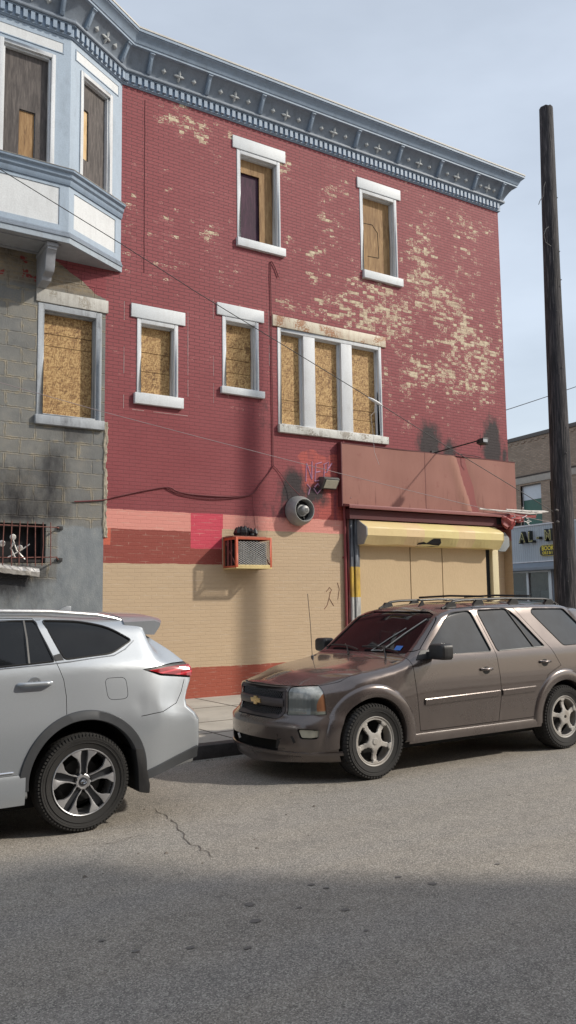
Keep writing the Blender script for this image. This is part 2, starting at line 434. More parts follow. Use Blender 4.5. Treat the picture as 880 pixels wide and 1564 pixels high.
ORN = weathered('grey_blue_ornament_paint', (.46, .49, .50), (.28, .29, .3), .5)
PANELW = weathered('off_white_panel_paint', (.66, .68, .69), (.36, .36, .36), .35)
SOFF = plain('grey_soffit_paint', (.30, .31, .33), .75, var=.2)
FLASH = plain('roof_flashing', (.52, .50, .46), .6, var=.2)
DARK = plain('dark_interior', (.012, .012, .014), .9)
BLACKM = plain('black_rubber', (.022, .022, .023), .6, var=.2, scale=20)
CABLE = plain('cable_black', (.03, .028, .03), .6)
CABLER = plain('cable_painted_maroon', (.14, .03, .035), .7)
SUNE, SKYE, EXPO, VEIL = 3.3, .06, 0.0, .60
def m_sign():
    t = NT('faded_salmon_sheet'); p = t.pos(); x, y, z = t.sep(p)
    n = t.noise(t.scale(p, 1, 1, .25), 1.8, 5, .6); f = t.noise(p, 30, 3, .6)
    col = t.mix(t.mapr(n, .35, .7), (.285, .128, .100), (.35, .165, .13))
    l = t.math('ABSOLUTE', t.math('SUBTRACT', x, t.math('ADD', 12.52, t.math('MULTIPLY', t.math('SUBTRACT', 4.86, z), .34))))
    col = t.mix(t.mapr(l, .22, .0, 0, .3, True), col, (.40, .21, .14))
    st = t.noise(t.scale(p, 1, 1, .1), 14, 4, .6)
    col = t.mix(t.math('MULTIPLY', t.mapr(st, .58, .75), t.mapr(z, 4.2, 3.7)), col, (.12, .04, .035))
    col = t.mix(t.mapr(t.noise(p, 5, 4, .7), .62, .72, 0, .4), col, (.22, .07, .06))
    t.out(col, .8); t.bump(f, .002, .5); return t.m
def m_shutter():
    t = NT('cream_shutter_paint'); p = t.pos(); x, y, z = t.sep(p)
    s = t.noise(t.comb(t.math('FLOOR', t.math('MULTIPLY', x, 2.1)), 0, 0), 3.1, 1, .5)
    col = t.mix(t.mapr(s, .45, .55), (.72, .60, .27), (.74, .54, .30))
    col = t.mix(t.mapr(t.noise(p, 3, 5, .65), .45, .75, 0, .4), col, (.62, .44, .2))
    col = t.mix(t.mapr(t.noise(p, 18, 4, .7), .6, .72, 0, .5), col, (.4, .3, .18))
    t.out(col, .55); t.bump(t.noise(p, 6, 3, .5), .01, .4); return t.m
def m_tan_board():
    t = NT('tan_painted_board'); p = t.pos()
    a = t.vor(t.scale(p, 1, 1, .4, rot=(0, .6, 0)), 60, 'Color'); l, _, _ = t.sep(a); n = t.noise(p, 1.5, 4, .6)
    col = t.mix(t.mapr(l, 0, 1, 0, .35), (.54, .40, .24), (.47, .34, .20)); col = t.mix(t.mapr(n, .4, .7, 0, .4), col, (.60, .45, .27))
    t.out(col, .7); t.bump(l, .0025, .6); return t.m
def m_rail():
    t = NT('guide_rail_metal'); p = t.pos(); x, y, z = t.sep(p); zz = t.math('ADD', z, t.math('MULTIPLY', t.noise(p, 9, 3), .04))
    st = t.noise(t.scale(p, 1, 1, .08), 30, 4, .7)
    top = t.ramp(st, [(.35, (.03, .03, .035)), (.5, (.12, .13, .15)), (.7, (.24, .27, .31))])
    yel = t.ramp(st, [(.35, (.28, .17, .05)), (.6, (.62, .42, .06))]); low = t.ramp(st, [(.35, (.2, .2, .2)), (.65, (.62, .62, .6))])
    col = t.mix(t.math('LESS_THAN', zz, 2.45), top, yel); col = t.mix(t.math('LESS_THAN', zz, 1.86), col, low)
    t.out(col, .5, .2); return t.m
def m_fascia():
    t = NT('ribbed_blue_grey_fascia'); p = t.objc(); x, y, z = t.sep(p)
    w = t.math('SINE', t.math('MULTIPLY', x, 48)); n = t.noise(p, 1.2, 4, .6)
    col = t.mix(t.mapr(n, .3, .7), (.33, .39, .44), (.42, .48, .52)); col = t.mix(t.mapr(w, .5, 1, 0, .35), col, (.14, .17, .2))
    t.out(col, .6); t.bump(w, .01, .5); return t.m
CORNX = 12.92
# ================================================================= SETTING
ROAD = m_asphalt(); PAVE = m_concrete(); KERB = plain('tarred_kerb', (.055, .05, .05), .85, var=.5, scale=8, bump=.006)
g = MB()
g.add([(-150, -150, 0), (220, -150, 0), (220, 220, 0), (-150, 220, 0)], [(0, 1, 2, 3)])
g.build('road', ROAD, kind='structure')
# near side of the street, where the wall stands
def pavement(x0, x1, y0, y1, name='pavement', r=None, sides='s'):
    mb = MB(); mb.box(x0, x1, y0, y1, -.05, .15)
    return mb.build(name, PAVE, kind='structure', bevel=.01)
KY = 8.68
pavement(-60, 17.2, KY+.2, 60)
pavement(-60, 16.2, -3.2, .2)
pavement(26.0, 90, -40, 90)
pavement(-60, 16.2, -60, -3.2)
kb = MB()
rk = random.Random(3)
x = -30
while x < 17.2:
    L = 2.4; kb.box(x+.004, min(x+L, 17.4)-.004, KY+rk.uniform(-.006, .006), KY+.2, -.05, .152); x += L
for y0 in range(9, 58, 3): kb.box(17.2, 17.4, y0, y0+2.99, -.05, .152)
x = -30
while x < 16.2: kb.box(x+.004, min(x+3, 16.4)-.004, .2, .4, -.05, .152); x += 3
kb.build('kerb', KERB, kind='structure', bevel=.018)
# pavement joints: shallow dark grooves as thin strips 4 mm up
jm = plain('joint_dark', (.10, .085, .07), .95)
jb = MB()
for jy in (9.45, 10.35, 11.75): jb.box(-30, 17.1, jy, jy+.012, .145, .154)
for jx in [4.93+1.52*k for k in range(-14, 9)]: jb.box(jx, jx+.018, KY+.2, D-.01, .145, .154)
jb.build('pavement_joint', jm, kind='structure')
# cracks and oil spots
CR = plain('crack_dark', (.12, .10, .088), .95)
def crack(pts, w, name='road_crack'):
    rr = random.Random(int(pts[0][0]*100)); P = []
    for a, b in zip(pts[:-1], pts[1:]):
        n = 9
        for k in range(n):
            t = k/n; P.append(Vector((a[0]+(b[0]-a[0])*t+rr.uniform(-.022, .022), a[1]+(b[1]-a[1])*t+rr.uniform(-.022, .022), 0)))
    P.append(Vector((pts[-1][0], pts[-1][1], 0)))
    mb = MB()
    vs = []
    for i, p in enumerate(P):
        d = (P[min(i+1, len(P)-1)]-P[max(i-1, 0)]).normalized(); nn = Vector((-d.y, d.x, 0))
        ww = w*rr.uniform(.4, 1.3)*(1 if 0 < i < len(P)-1 else .2)
        vs += [tuple(p+nn*ww+Vector((0, 0, .004))), tuple(p-nn*ww+Vector((0, 0, .004)))]
    mb.add(vs, [(2*i, 2*i+1, 2*i+3, 2*i+2) for i in range(len(P)-1)])
    mb.build(name, CR, kind='structure')
crack([(3.02, 6.9), (2.97, 6.41), (2.83, 5.83), (2.80, 5.36)], .0045)
crack([(2.62, 6.2), (2.35, 6.1), (2.1, 6.2)], .0025)
crack([(3.9, 6.4), (4.6, 6.1), (5.3, 6.05)], .002)
OIL = plain('oil_stain', (.15, .138, .125), .7, var=.3)
ob = MB()
for i, (sx, sy) in enumerate([(1.64,4.42),(1.74,4.19),(2.55,4.43),(2.45,4.19),(1.99,4.07),(2.23,3.9),(2.76,4.22),(2.96,4.04),(2.87,3.73),(3.04,4.5),(3.08,4.4),(3.67,4.08),(4.29,4.12),(3.58,4.3)]):
    rr = random.Random(i*7+1); r0 = rr.uniform(.012, .028); n = 12
    pts = [(sx+math.cos(k*2*math.pi/n)*r0*rr.uniform(.7, 1.2)*1.3, sy+math.sin(k*2*math.pi/n)*r0*rr.uniform(.7, 1.2), .004) for k in range(n)]
    ob.add(pts, [tuple(range(n))])
ob.build('oil_stain', OIL, kind='structure')
GRIT = plain('gutter_grit', (.17, .145, .12), .9, var=.6, scale=3); gb = MB(); rr = random.Random(77)
for k in range(420):
    gx_ = rr.uniform(-1, 12.5); gy_ = KY-.02-abs(rr.gauss(0, .10)) if k % 4 else rr.uniform(5.0, 8.4); s_ = rr.uniform(.004, .013) if k % 9 else rr.uniform(.015, .026)
    a_ = [rr.uniform(0, 6.28) for _ in range(1)][0]; pts_ = [(gx_+s_*math.cos(a_+q)*rr.uniform(.5, 1.2), gy_+s_*math.sin(a_+q)*rr.uniform(.5, 1.2), .001) for q in (0, 1.5, 3.1, 4.7)]
    gb.add(pts_+[(gx_, gy_, s_*.5+.002)], [(0, 1, 4), (1, 2, 4), (2, 3, 4), (3, 0, 4)])
gb.build('gutter_grit', GRIT, kind='stuff')

# ================================================================= WINDOWS
def ring(mb, x0, x1, z0, z1, w, y0, y1, wb=None, m=0):
    wb = w if wb is None else wb
    mb.box(x0, x0+w, y0, y1, z0, z1, m); mb.box(x1-w, x1, y0, y1, z0, z1, m)
    mb.box(x0+w, x1-w, y0, y1, z1-w, z1, m)
    if wb: mb.box(x0+w, x1-w, y0, y1, z0, z0+wb, m)
def window(par, x0, x1, z0, z1, lint, sill, board=OSB, mats=(WHITE, LINT, LINT), mull=(), depth=.16, fw=.075, lines=(), cut=None, label=None, lintp=.03, sillp=.07):
    mb = MB()
    ring(mb, x0+.004, x1-.004, z0+.004, z1-.004, fw, D-.012, D+.07, wb=.03)
    ring(mb, x0+fw-.012, x1-fw+.012, z0+.02, z1-fw+.012, .035, D+.062, D+depth, wb=.02)
    for a, b in mull:
        mb.box(a, b, D-.004, D+.075, z0+.03, z1-fw)
        mb.box(a-.035, b+.035, D+.075, D+depth, z0+.03, z1-fw)
    w = mb.build('window', mats[0], par, bevel=.006, label=label)
    bays = []; e = [x0+fw+.023]+[q for a, b in mull for q in (a-.035, b+.035)]+[x1-fw-.023]
    for i in range(0, len(e), 2): bays.append((e[i], e[i+1]))
    bz0, bz1 = z0+.04, z1-fw-.023
    for (a, b) in bays:
        bb = MB()
        if cut:
            cx0, cx1, cz0, cz1 = cut
            bb.box(a, cx0, D+depth-.02, D+depth+.0, bz0, bz1); bb.box(cx1, b, D+depth-.02, D+depth, bz0, bz1)
            if cz1 < bz1: bb.box(cx0, cx1, D+depth-.02, D+depth, cz1, bz1)
            if cz0 > bz0: bb.box(cx0, cx1, D+depth-.02, D+depth, bz0, cz0)
        else:
            zs = [bz0]+sorted(lines)+[bz1]
            for k in range(len(zs)-1):
                dy = .003*(k % 2)
                bb.box(a, b, D+depth-.02+dy, D+depth+dy, zs[k]+(.005 if k else 0), zs[k+1]-(.005 if k < len(zs)-2 else 0))
        bb.build('board', board, w)
    if lint:
        lb = MB(); lb.box(lint[0], lint[1], D-lintp, D+.08, lint[2], lint[3]); lb.build('lintel', mats[1], w, bevel=.01)
    if sill:
        sb = MB(); sb.xz([(sill[0], sill[2]), (sill[1], sill[2]), (sill[1], sill[3]), (sill[0], sill[3])], D-sillp, D+.10); sb.build('sill', mats[2], w, bevel=.01)
    return w

# ================================================================= CORNER BUILDING (red painted brick)
XL, XR, ZT = 4.80, 14.42, 10.86
RB = thing('brick_building', (XL, D, .15), 'three storey corner building of peeling maroon painted brick with boarded windows and blue cornice', 'building')
holes = [(7.35, 8.32, 8.56, 10.34), (10.28, 11.28, 8.56, 10.34), (5.36, 6.14, 5.33, 6.67), (7.02, 7.80, 5.66, 7.01), (8.21, 10.75, 5.09, 7.0)]
mb = MB()
shop_hole = (10.0, 13.85, .15, 3.62)
wall_grid(mb, XL, XR, .12, ZT, D, holes+[(9.98, 14.42, .12, 3.60)], step=.1)
# other three walls, one sheet each, and roof deck (15 m deep)
BD = 12
for (a, b) in [((XR, D), (XR, D+BD))]:
    mb.add([(XR, D, 3.6), (XR, D+BD, 3.6), (XR, D+BD, ZT), (XR, D, ZT)], [(0, 1, 2, 3)])
mb.add([(XR, D+1.6, .12), (XR, D+BD, .12), (XR, D+BD, 3.6), (XR, D+1.6, 3.6)], [(0, 1, 2, 3)])
mb.add([(XL, D+BD, .12), (XR, D+BD, .12), (XR, D+BD, ZT), (XL, D+BD, ZT)], [(0, 1, 2, 3)])
wall = mb.build('wall', PB, RB)
blobs = [(6.77,8.48,.32,.38,.62),(9.14,8.69,.28,.25,.5),(9.1,8.25,.2,.3,.45),(10.96,8.2,.9,.4,.32),(11.89,9.3,.35,.5,.55),(12.0,8.7,.3,.5,.6),(12.53,8.48,.5,.35,.42),(12.9,7.95,.45,.5,.6),(13.3,7.3,.5,.7,.5),
 (13.91,7.4,.35,.5,.5),(12.54,6.55,.6,.35,.6),(10.41,7.9,.5,.45,.6),(9.46,9.5,.3,.6,.42),(8.28,4.6,.16,.3,.9),(6.45,10.4,.5,.35,.62),(10.23,7.55,.6,.25,.55),(9.57,7.7,.6,.25,.55),(6.11,10.6,.5,.25,.55),
 (5.9,8.4,.35,.5,.38),(5.25,8.7,.12,.6,.5),(6.0,7.75,.3,.2,.4),(7.0,7.7,.35,.2,.42),(8.5,10.2,.2,.3,.5),(9.9,10.2,.5,.2,.4),(7.3,10.6,.2,.15,.8),(8.4,10.15,.12,.3,.7),(8.5,8.7,.1,.4,.75),(13.4,10.3,.8,.25,.4),(13.2,9.5,.5,.5,.32),
 (11.6,6.6,.4,.5,.42),(12.9,6.8,.3,.4,.5),(13.8,6.4,.4,.5,.35),(11.2,7.6,.4,.5,.5),(8.6,7.45,.5,.15,.55),(10.2,7.4,.7,.15,.62),(4.9,4.2,.08,1.4,.35),(5.2,3.6,.3,.15,.45),(7.6,9.2,.3,1.,.15),(11.0,8.0,2.0,1.5,.16),(12.5,7.6,1.8,2.0,.17),(10.9,6.0,.15,.8,.3),(11.4,5.4,.4,.2,.4),(14.3,8.2,.08,1.3,.35),(5.1,7.9,.25,.5,.3),(4.95,10,.1,.8,.4),(12.2,10.0,.3,.5,.3)]
def peel(x, y, z):
    if z < 3.4: return -.6
    b = .11 if z > 5.2 else -.2
    b += .05*smoothstep(8, 12, x)*smoothstep(5, 6, z)
    if z > 5: b += .16*sum(1 for _ in ())
    bl = 0
    for (cx, cz, sx, sz, w) in blobs:
        q = ((x-cx)/sx)**2+((z-cz)/sz)**2
        if q < 8: bl += (w*.40 if sx*sz < 1 else .05)*math.exp(-q)
    return b+min(bl, .25)
def soot(x, y, z):
    s = 0
    for (cx, z0, w, h, st) in [(12.02, 4.86, .30, .95, 1.3), (12.6, 4.86, .2, .55, .9), (13.92, 4.86, .27, 1.35, 1.4), (14.32, 4.9, .12, .5, .8), (8.52, 3.75, .27, .75, 1.1), (9.0, 3.75, .42, .42, .75), (7.6, 3.0, .4, .9, .22), (7.9, 5.1, .22, .9, .28), (8.35, 3.4, .4, .5, .5)]:
        if z > z0-.35: s = max(s, st*math.exp(-((x-cx)/w)**2)*(1-smoothstep(z0+h*.25, z0+h, z))*smoothstep(z0-.35, z0, z))
    return s
attr(wall.data, 'peel', peel, OFF[wall.name]); attr(wall.data, 'soot', soot, OFF[wall.name])
# roof
mb = MB(); mb.box(XL+.01, XR-.01, D+.02, D+BD-.02, ZT-.02, 11.60); mb.build('roof', FLASH, RB)
window(RB, *holes[0], (7.26, 8.44, 10.34, 10.585), (7.33, 8.40, 8.41, 8.57), board=BROWNPLY, cut=(7.45, 7.93, 8.66, 9.98), label='third floor window with brown plywood cut away on one side')
mb = MB(); mb.box(7.40, 8.0, D+.185, D+.2, 8.58, 10.05); pv = mb.build('board', m_ply('dark_purple_cloth', (.02, .008, .02), (.05, .012, .035), (.085, .03, .06), .2), RB)
window(RB, *holes[1], (10.22, 11.39, 10.34, 10.57), (10.32, 11.37, 8.40, 8.57), board=BROWNPLY, label='third floor window with brown plywood with an arched cut')
mb = MB()
pp = [(10.46, 9.68), (10.72, 9.70), (10.86, 9.55), (10.88, 9.0), (10.58, 8.98)]
for a, b in zip(pp[:-1], pp[1:]): mb.tube([(a[0], D+.138, a[1]), (b[0], D+.138, b[1])], .006, 5)
mb.build('board_cut', DARK, RB)
window(RB, *holes[2], (5.25, 6.27, 6.67, 6.91), (5.31, 6.22, 5.155, 5.345), lines=(5.78, 6.12))
window(RB, *holes[3], (6.91, 7.91, 7.01, 7.24), (6.98, 7.89, 5.545, 5.675), lines=(6.0, 6.25, 6.48))
window(RB, *holes[4], (8.10, 10.87, 7.0, 7.22), (8.20, 10.85, 4.945, 5.10), mats=(WHITE, LINTOLD, SILLOLD), mull=((8.81, 9.08), (9.72, 9.99)), lines=(5.42, 5.62), depth=.14, label='triple second floor window with white mullions and rust stained lintel')
# chalk-white outline of removed trim around the small windows
mb = MB()
tr = plain('trim_caulk', (.55, .42, .40), .8)
def dash(x0, z0, x1, z1, rr):
    L = math.hypot(x1-x0, z1-z0); t = 0
    while t < L:
        l = rr.uniform(.05, .4)
        if rr.random() < .72:
            a = t/L; b = min(1, (t+l)/L); w = rr.uniform(.003, .007)
            mb = MB(); mb.tube([(x0+(x1-x0)*a, D-.001, z0+(z1-z0)*a), (x0+(x1-x0)*b, D-.001, z0+(z1-z0)*b)], w, 4); mb.build('caulk_line', tr, RB)
        t += l
rr = random.Random(4)
for (a, b, c, d) in [(5.13, 6.33, 5.05, 6.95), (6.84, 8.03, 5.35, 7.28)]:
    dash(a, c, a, d, rr); dash(b, c, b, d, rr)
    if a < 6: dash(a, c, b, c, rr)
# rough seam cracks
mb = MB()
mb.tube([(5.49+random.uniform(-.006, .006), D-.001, 7.5+.2*k) for k in range(17)], .006, 5)
mb.build('seam', plain('seam_dark', (.06, .015, .02), .9), RB)

# ---- cornice -------------------------------------------------------------
def offset_path(path, a, prev=None, nxt=None):
    pts = [Vector(p) for p in path]; out = []
    for i, p in enumerate(pts):
        pv = pts[i-1] if i > 0 else (Vector(prev) if prev else None); nx = pts[i+1] if i < len(pts)-1 else (Vector(nxt) if nxt else None)
        ns = []
        for q0, q1 in ((pv, p), (p, nx)):
            if q0 is not None and q1 is not None:
                d = (q1-q0).normalized(); ns.append(Vector((d.y, -d.x)))
        n = ns[0] if len(ns) == 1 else (ns[0]+ns[1])/(1+ns[0].dot(ns[1]))
        out.append(p+n*a)
    return out
def sweep(mb, prof, path, prev=None, nxt=None, m=0, cap=(True, True)):
    n = len(prof); rows = [offset_path(path, a, prev, nxt) for a, z in prof]
    vs = [(rows[k][i].x, rows[k][i].y, prof[k][1]) for i in range(len(path)) for k in range(n)]
    fs = [(i*n+k, i*n+(k+1) % n, (i+1)*n+(k+1) % n, (i+1)*n+k) for i in range(len(path)-1) for k in range(n)]
    if cap[0]: fs.append(tuple(range(n)))
    if cap[1]: fs.append(tuple(reversed([(len(path)-1)*n+k for k in range(n)])))
    mb.add(vs, fs, m)
CROWN = [(0, 11.40), (.30, 11.405), (.335, 11.42), (.335, 11.455), (.35, 11.465), (.365, 11.50), (.39, 11.55), (.425, 11.585), (.445, 11.60), (.445, 11.615), (.465, 11.62), (.465, 11.665), (0, 11.70)]
FRIEZE = [(0, 11.05), (.115, 11.055), (.125, 11.07), (.125, 11.105), (.095, 11.115), (.11, 11.16), (.15, 11.23), (.20, 11.31), (.26, 11.38), (.30, 11.403), (0, 11.403)]
DENT = [(0, 10.85), (.02, 10.85), (.03, 10.868), (.045, 10.872), (.045, 11.03), (.09, 11.035), (.09, 11.053), (0, 11.053)]
FLSH = [(0, 11.70), (.455, 11.668), (.475, 11.672), (.475, 11.70), (.30, 11.735), (0, 11.745)]
def cornice(par, path, prev, nxt, caps, br, lab=None):
    c = MB(); sweep(c, CROWN, path, prev, nxt, cap=caps); co = c.build('cornice', BLUEC, par, smooth=True, angle=28)
    c = MB(); sweep(c, FRIEZE, path, prev, nxt, cap=caps); c.build('frieze', BLUED, co, smooth=True, angle=28)
    c = MB(); sweep(c, FLSH, path, prev, nxt, cap=caps); c.build('roof_edge', FLASH, co)
    c = MB(); sweep(c, DENT, path, prev, nxt, cap=caps)
    P = [Vector(p) for p in path]
    for i in range(len(P)-1):
        d = (P[i+1]-P[i]); L = d.length; d.normalize(); nn = Vector((d.y, -d.x))
        k = max(1, round(L/.118)); w = L/k
        for j in range(k):
            s0 = (j+.22)*w; s1 = (j+.78)*w
            q = [P[i]+d*s0+nn*.046, P[i]+d*s1+nn*.046, P[i]+d*s1+nn*.088, P[i]+d*s0+nn*.088]
            c.add([(a.x, a.y, z) for z in (10.90, 11.03) for a in q], [(0, 1, 2, 3), (7, 6, 5, 4), (0, 4, 5, 1), (1, 5, 6, 2), (2, 6, 7, 3), (3, 7, 4, 0)])
    c.build('dentil_band', BLUEC, co)
    for i, ss in enumerate(br):
        d = (P[i+1]-P[i]); L = d.length; d.normalize(); nn = Vector((d.y, -d.x))
        def F(s, a, z, i=i, d=d, nn=nn): q = P[i]+d*s+nn*a; return (q.x, q.y, z)
        for s0 in ss:
            b = MB()
            b.prism([(.08, 11.11), (.145, 11.11), (.165, 11.13), (.29, 11.36), (.31, 11.39), (.31, 11.402), (.08, 11.402)], lambda a, z: F(s0-.034, a, z), lambda a, z: F(s0+.034, a, z))
            b.prism([(.08, 11.345), (.25, 11.345), (.325, 11.385), (.325, 11.4025), (.08, 11.4025)], lambda a, z: F(s0-.046, a, z), lambda a, z: F(s0+.046, a, z))
            b.prism([(.13, 11.14), (.185, 11.15), (.275, 11.32), (.27, 11.34), (.13, 11.34)], lambda a, z: F(s0-.018, a, z), lambda a, z: F(s0+.018, a, z))
            b.build('bracket', BLUEC, co, bevel=.004)
        es = [0]+list(ss)+[L] if len(ss) < 3 else list(ss)
        for a_, b_ in zip(ss[:-1], ss[1:]):
            mid = (a_+b_)/2; w = b_-a_
            for s1, kind in ((mid-w*.26, 'd'), (mid, 's'), (mid+w*.26, 'd')):
                # frieze frame: base point and slanted up axis
                za, zb_ = 11.16, 11.38; aa, ab = .11, .26
                t = Vector((ab-aa, zb_-za)).normalized(); c0 = Vector((.166, 11.25)); nv = Vector((t.y, -t.x))
                def G(u, v, h, s1=s1): q = c0+t*v+nv*h; return F(s1+u, q.x, q.y)
                o = MB()
                if kind == 'd':
                    r = .055; o.add([G(r, 0, 0), G(0, r, 0), G(-r, 0, 0), G(0, -r, 0), G(r*.75, 0, .02), G(0, r*.75, .02), G(-r*.75, 0, .02), G(0, -r*.75, .02), G(0, 0, .035)],
                            [(0, 1, 5, 4), (1, 2, 6, 5), (2, 3, 7, 6), (3, 0, 4, 7), (4, 5, 8), (5, 6, 8), (6, 7, 8), (7, 4, 8)])
                else:
                    pts = []
                    for q in range(16):
                        an = q*math.pi/8; r = {0: .115, 1: .07, 2: .034, 3: .07}[q % 4]; pts.append((r*math.cos(an), r*math.sin(an)))
                    n = 16
                    o.add([G(u, v, 0) for u, v in pts]+[G(u*.85, v*.85, .022) for u, v in pts]+[G(0, 0, .04)], [(q, (q+1) % n, n+(q+1) % n, n+q) for q in range(n)]+[(n+q, n+(q+1) % n, 2*n) for q in range(n)])
                o.build('ornament', ORN, co)
    return co
J = (5.06, D); K = (3.93, 12.36)
cornice(RB, [J, (XR, D), (XR, D+BD)], K, None, (False, True),
        [[s-5.06 for s in (5.5, 6.65, 7.8, 8.95, 10.1, 11.25, 12.4, 13.5, 14.35)], [.12, 1.2, 2.3, 3.4]])

# ================================================================= GREY BLOCK BUILDING with the bay
GB = thing('block_building', (4.0, D, .15), 'grey concrete block building with soot stains under a pale blue bay window', 'building')
mb = MB()
gh = [(3.665, 4.74, 4.78, 6.63), (2.55, 3.86, 2.42, 3.04)]
wall_grid(mb, -4.0, XL, .12, 7.6, D, gh, step=.1, depth=.25)
mb.add([(-4, D, 7.6), (XL, D, 7.6), (XL, D, 10.9), (-4, D, 10.9)], [(0, 1, 2, 3)])
mb.add([(-4, D, .12), (-4, D+BD, .12), (-4, D+BD, 10.9), (-4, D, 10.9)], [(0, 1, 2, 3)])
mb.add([(-4, D+BD, .12), (XL, D+BD, .12), (XL, D+BD, 10.9), (-4, D+BD, 10.9)], [(0, 1, 2, 3)])
gw = mb.build('wall', BLK, GB)
def gsoot(x, y, z):
    s = 0
    s = max(s, .72*math.exp(-((x-3.95)/.36)**2)*smoothstep(2.9, 3.2, z)*(1-smoothstep(4.0, 4.75, z)))
    s = max(s, .55*math.exp(-((x-4.3)/.4)**2)*smoothstep(4.1, 4.5, z)*(1-smoothstep(4.6, 4.8, z)))
    s = max(s, .8*math.exp(-((x-3.35)/.8)**2)*smoothstep(2.95, 3.1, z)*(1-smoothstep(3.2, 4.7, z)))
    s = max(s, 1.0*math.exp(-((x-3.3)/.65)**2)*smoothstep(1.5, 2.2, z)*(1-smoothstep(2.3, 2.5, z)))
    s = max(s, .55*math.exp(-((x-3.2)/.9)**2)*smoothstep(1.0, 2.0, z)*(1-smoothstep(2.3, 2.5, z)))
    return s
attr(gw.data, 'soot', gsoot, OFF[gw.name])
mb = MB(); mb.box(-3.99, XL-.01, D+.02, D+BD-.02, 10.86, 11.60); mb.build('roof', FLASH, GB)
window(GB, *gh[0], (3.63, 4.84, 6.64, 6.86), (3.64, 4.78, 4.63, 4.78), mats=(SOOTYW, LINTG, SOOTYW), fw=.10, depth=.17, lines=(5.98, 6.18), label='second floor window of the block wall, sooty grey frame and strand board')
# ragged mortar seam against the red wall
mb = MB(); rr = random.Random(9); MORT = plain('rough_mortar', (.36, .32, .25), .95, var=.35, scale=12, bump=.01)
rows_ = 64; cols_ = 5; vs = []
for k in range(rows_+1):
    z0 = 2.86+k*1.92/rows_; w = .05+.055*mnoise.noise(Vector((z0*2.3, 1, 0)))+.03*mnoise.noise(Vector((z0*9, 4, 0)))+.018*rr.random()
    l = -.02+.03*mnoise.noise(Vector((z0*6, 9, 0)))
    for c_ in range(cols_+1):
        t_ = c_/cols_; x_ = XL+l+(w-l)*t_; h_ = 0 if c_ in (0, cols_) else .018+.016*mnoise.noise(Vector((x_*30, 0, z0*14)))+.006*rr.random()
        vs.append((x_, D+.002-h_, z0+rr.uniform(-.006, .006)))
mb.add(vs, [(k*(cols_+1)+c_, k*(cols_+1)+c_+1, (k+1)*(cols_+1)+c_+1, (k+1)*(cols_+1)+c_) for k in range(rows_) for c_ in range(cols_)])
mb.build('mortar_seam', MORT, GB)

# bay ----------------------------------------------------------------------
BL = [(.47, D), (1.60, 12.36), K, J]
BAYP = dict(prev=(-4, D), nxt=(14, D))
cornice(GB, [(-4, D)]+BL, None, (XR, D), (True, False), [[.3, 1.4, 2.5, 3.6], [.2, 1.12], [.2, 1.17, 2.13], [.2, 1.12]])
bay = MB()
# the body: walls are built as three faces with window openings
def face(mb, a, b, z0, z1, holes, th=.12, m=0):
    A = Vector(a); B = Vector(b); d = (B-A); L = d.length; d.normalize(); nn = Vector((d.y, -d.x))
    xs = sorted({0, L}|{h for r in holes for h in r[:2]}); zs = sorted({z0, z1}|{h for r in holes for h in r[2:]})
    def P(s, z, h=0): q = A+d*s+nn*h; return (q.x, q.y, z)
    for i in range(len(xs)-1):
        for j in range(len(zs)-1):
            cx, cz = (xs[i]+xs[i+1])/2, (zs[j]+zs[j+1])/2
            if any(r[0] < cx < r[1] and r[2] < cz < r[3] for r in holes): continue
            mb.add([P(xs[i], zs[j]), P(xs[i+1], zs[j]), P(xs[i+1], zs[j+1]), P(xs[i], zs[j+1])], [(0, 1, 2, 3)], m)
    for (s0, s1, c, e) in holes:
        mb.add([P(s0, c), P(s1, c), P(s1, e), P(s0, e), P(s0, c, -th), P(s1, c, -th), P(s1, e, -th), P(s0, e, -th)], [(0, 1, 5, 4), (1, 2, 6, 5), (2, 3, 7, 6), (3, 0, 4, 7), (4, 5, 6, 7)], m)
    return P
fx = 1.60
front_w = [(2.82-fx, 3.67-fx, 8.62, 10.47), (1.86-fx, 2.71-fx, 8.62, 10.47)]
side_w = [(.24, 1.03, 8.64, 10.45)]
fp = [(1.72-fx, 3.80-fx, 10.565, 10.73)]; fl = [(1.75-fx, 3.78-fx, 7.69, 8.30)]
sp = [(.12, 1.20, 10.575, 10.74)]; sl = [(.12, 1.16, 7.70, 8.29)]
BASE0 = 7.42; BT = 10.88
Pf = face(bay, (1.60, 12.36), K, 7.55, BT, front_w+fl)
Ps = face(bay, K, J, 7.55, BT, side_w+sl)
LL = Vector((1.13, .67)).length
Pl = face(bay, (.47, D), (1.60, 12.36), 7.55, BT, [(LL-1.03, LL-.24, 8.64, 10.45), (LL-1.16, LL-.12, 7.70, 8.29)])
bayo = bay.build('bay_window', BLUE, GB)
def fbox(P, s0, s1, h0, h1, z0, z1, mb, m=0):
    mb.add([P(s0, z0, h0), P(s1, z0, h0), P(s1, z0, h1), P(s0, z0, h1), P(s0, z1, h0), P(s1, z1, h0), P(s1, z1, h1), P(s0, z1, h1)], [(0, 3, 2, 1), (4, 5, 6, 7), (0, 1, 5, 4), (1, 2, 6, 5), (2, 3, 7, 6), (3, 0, 4, 7)], m)
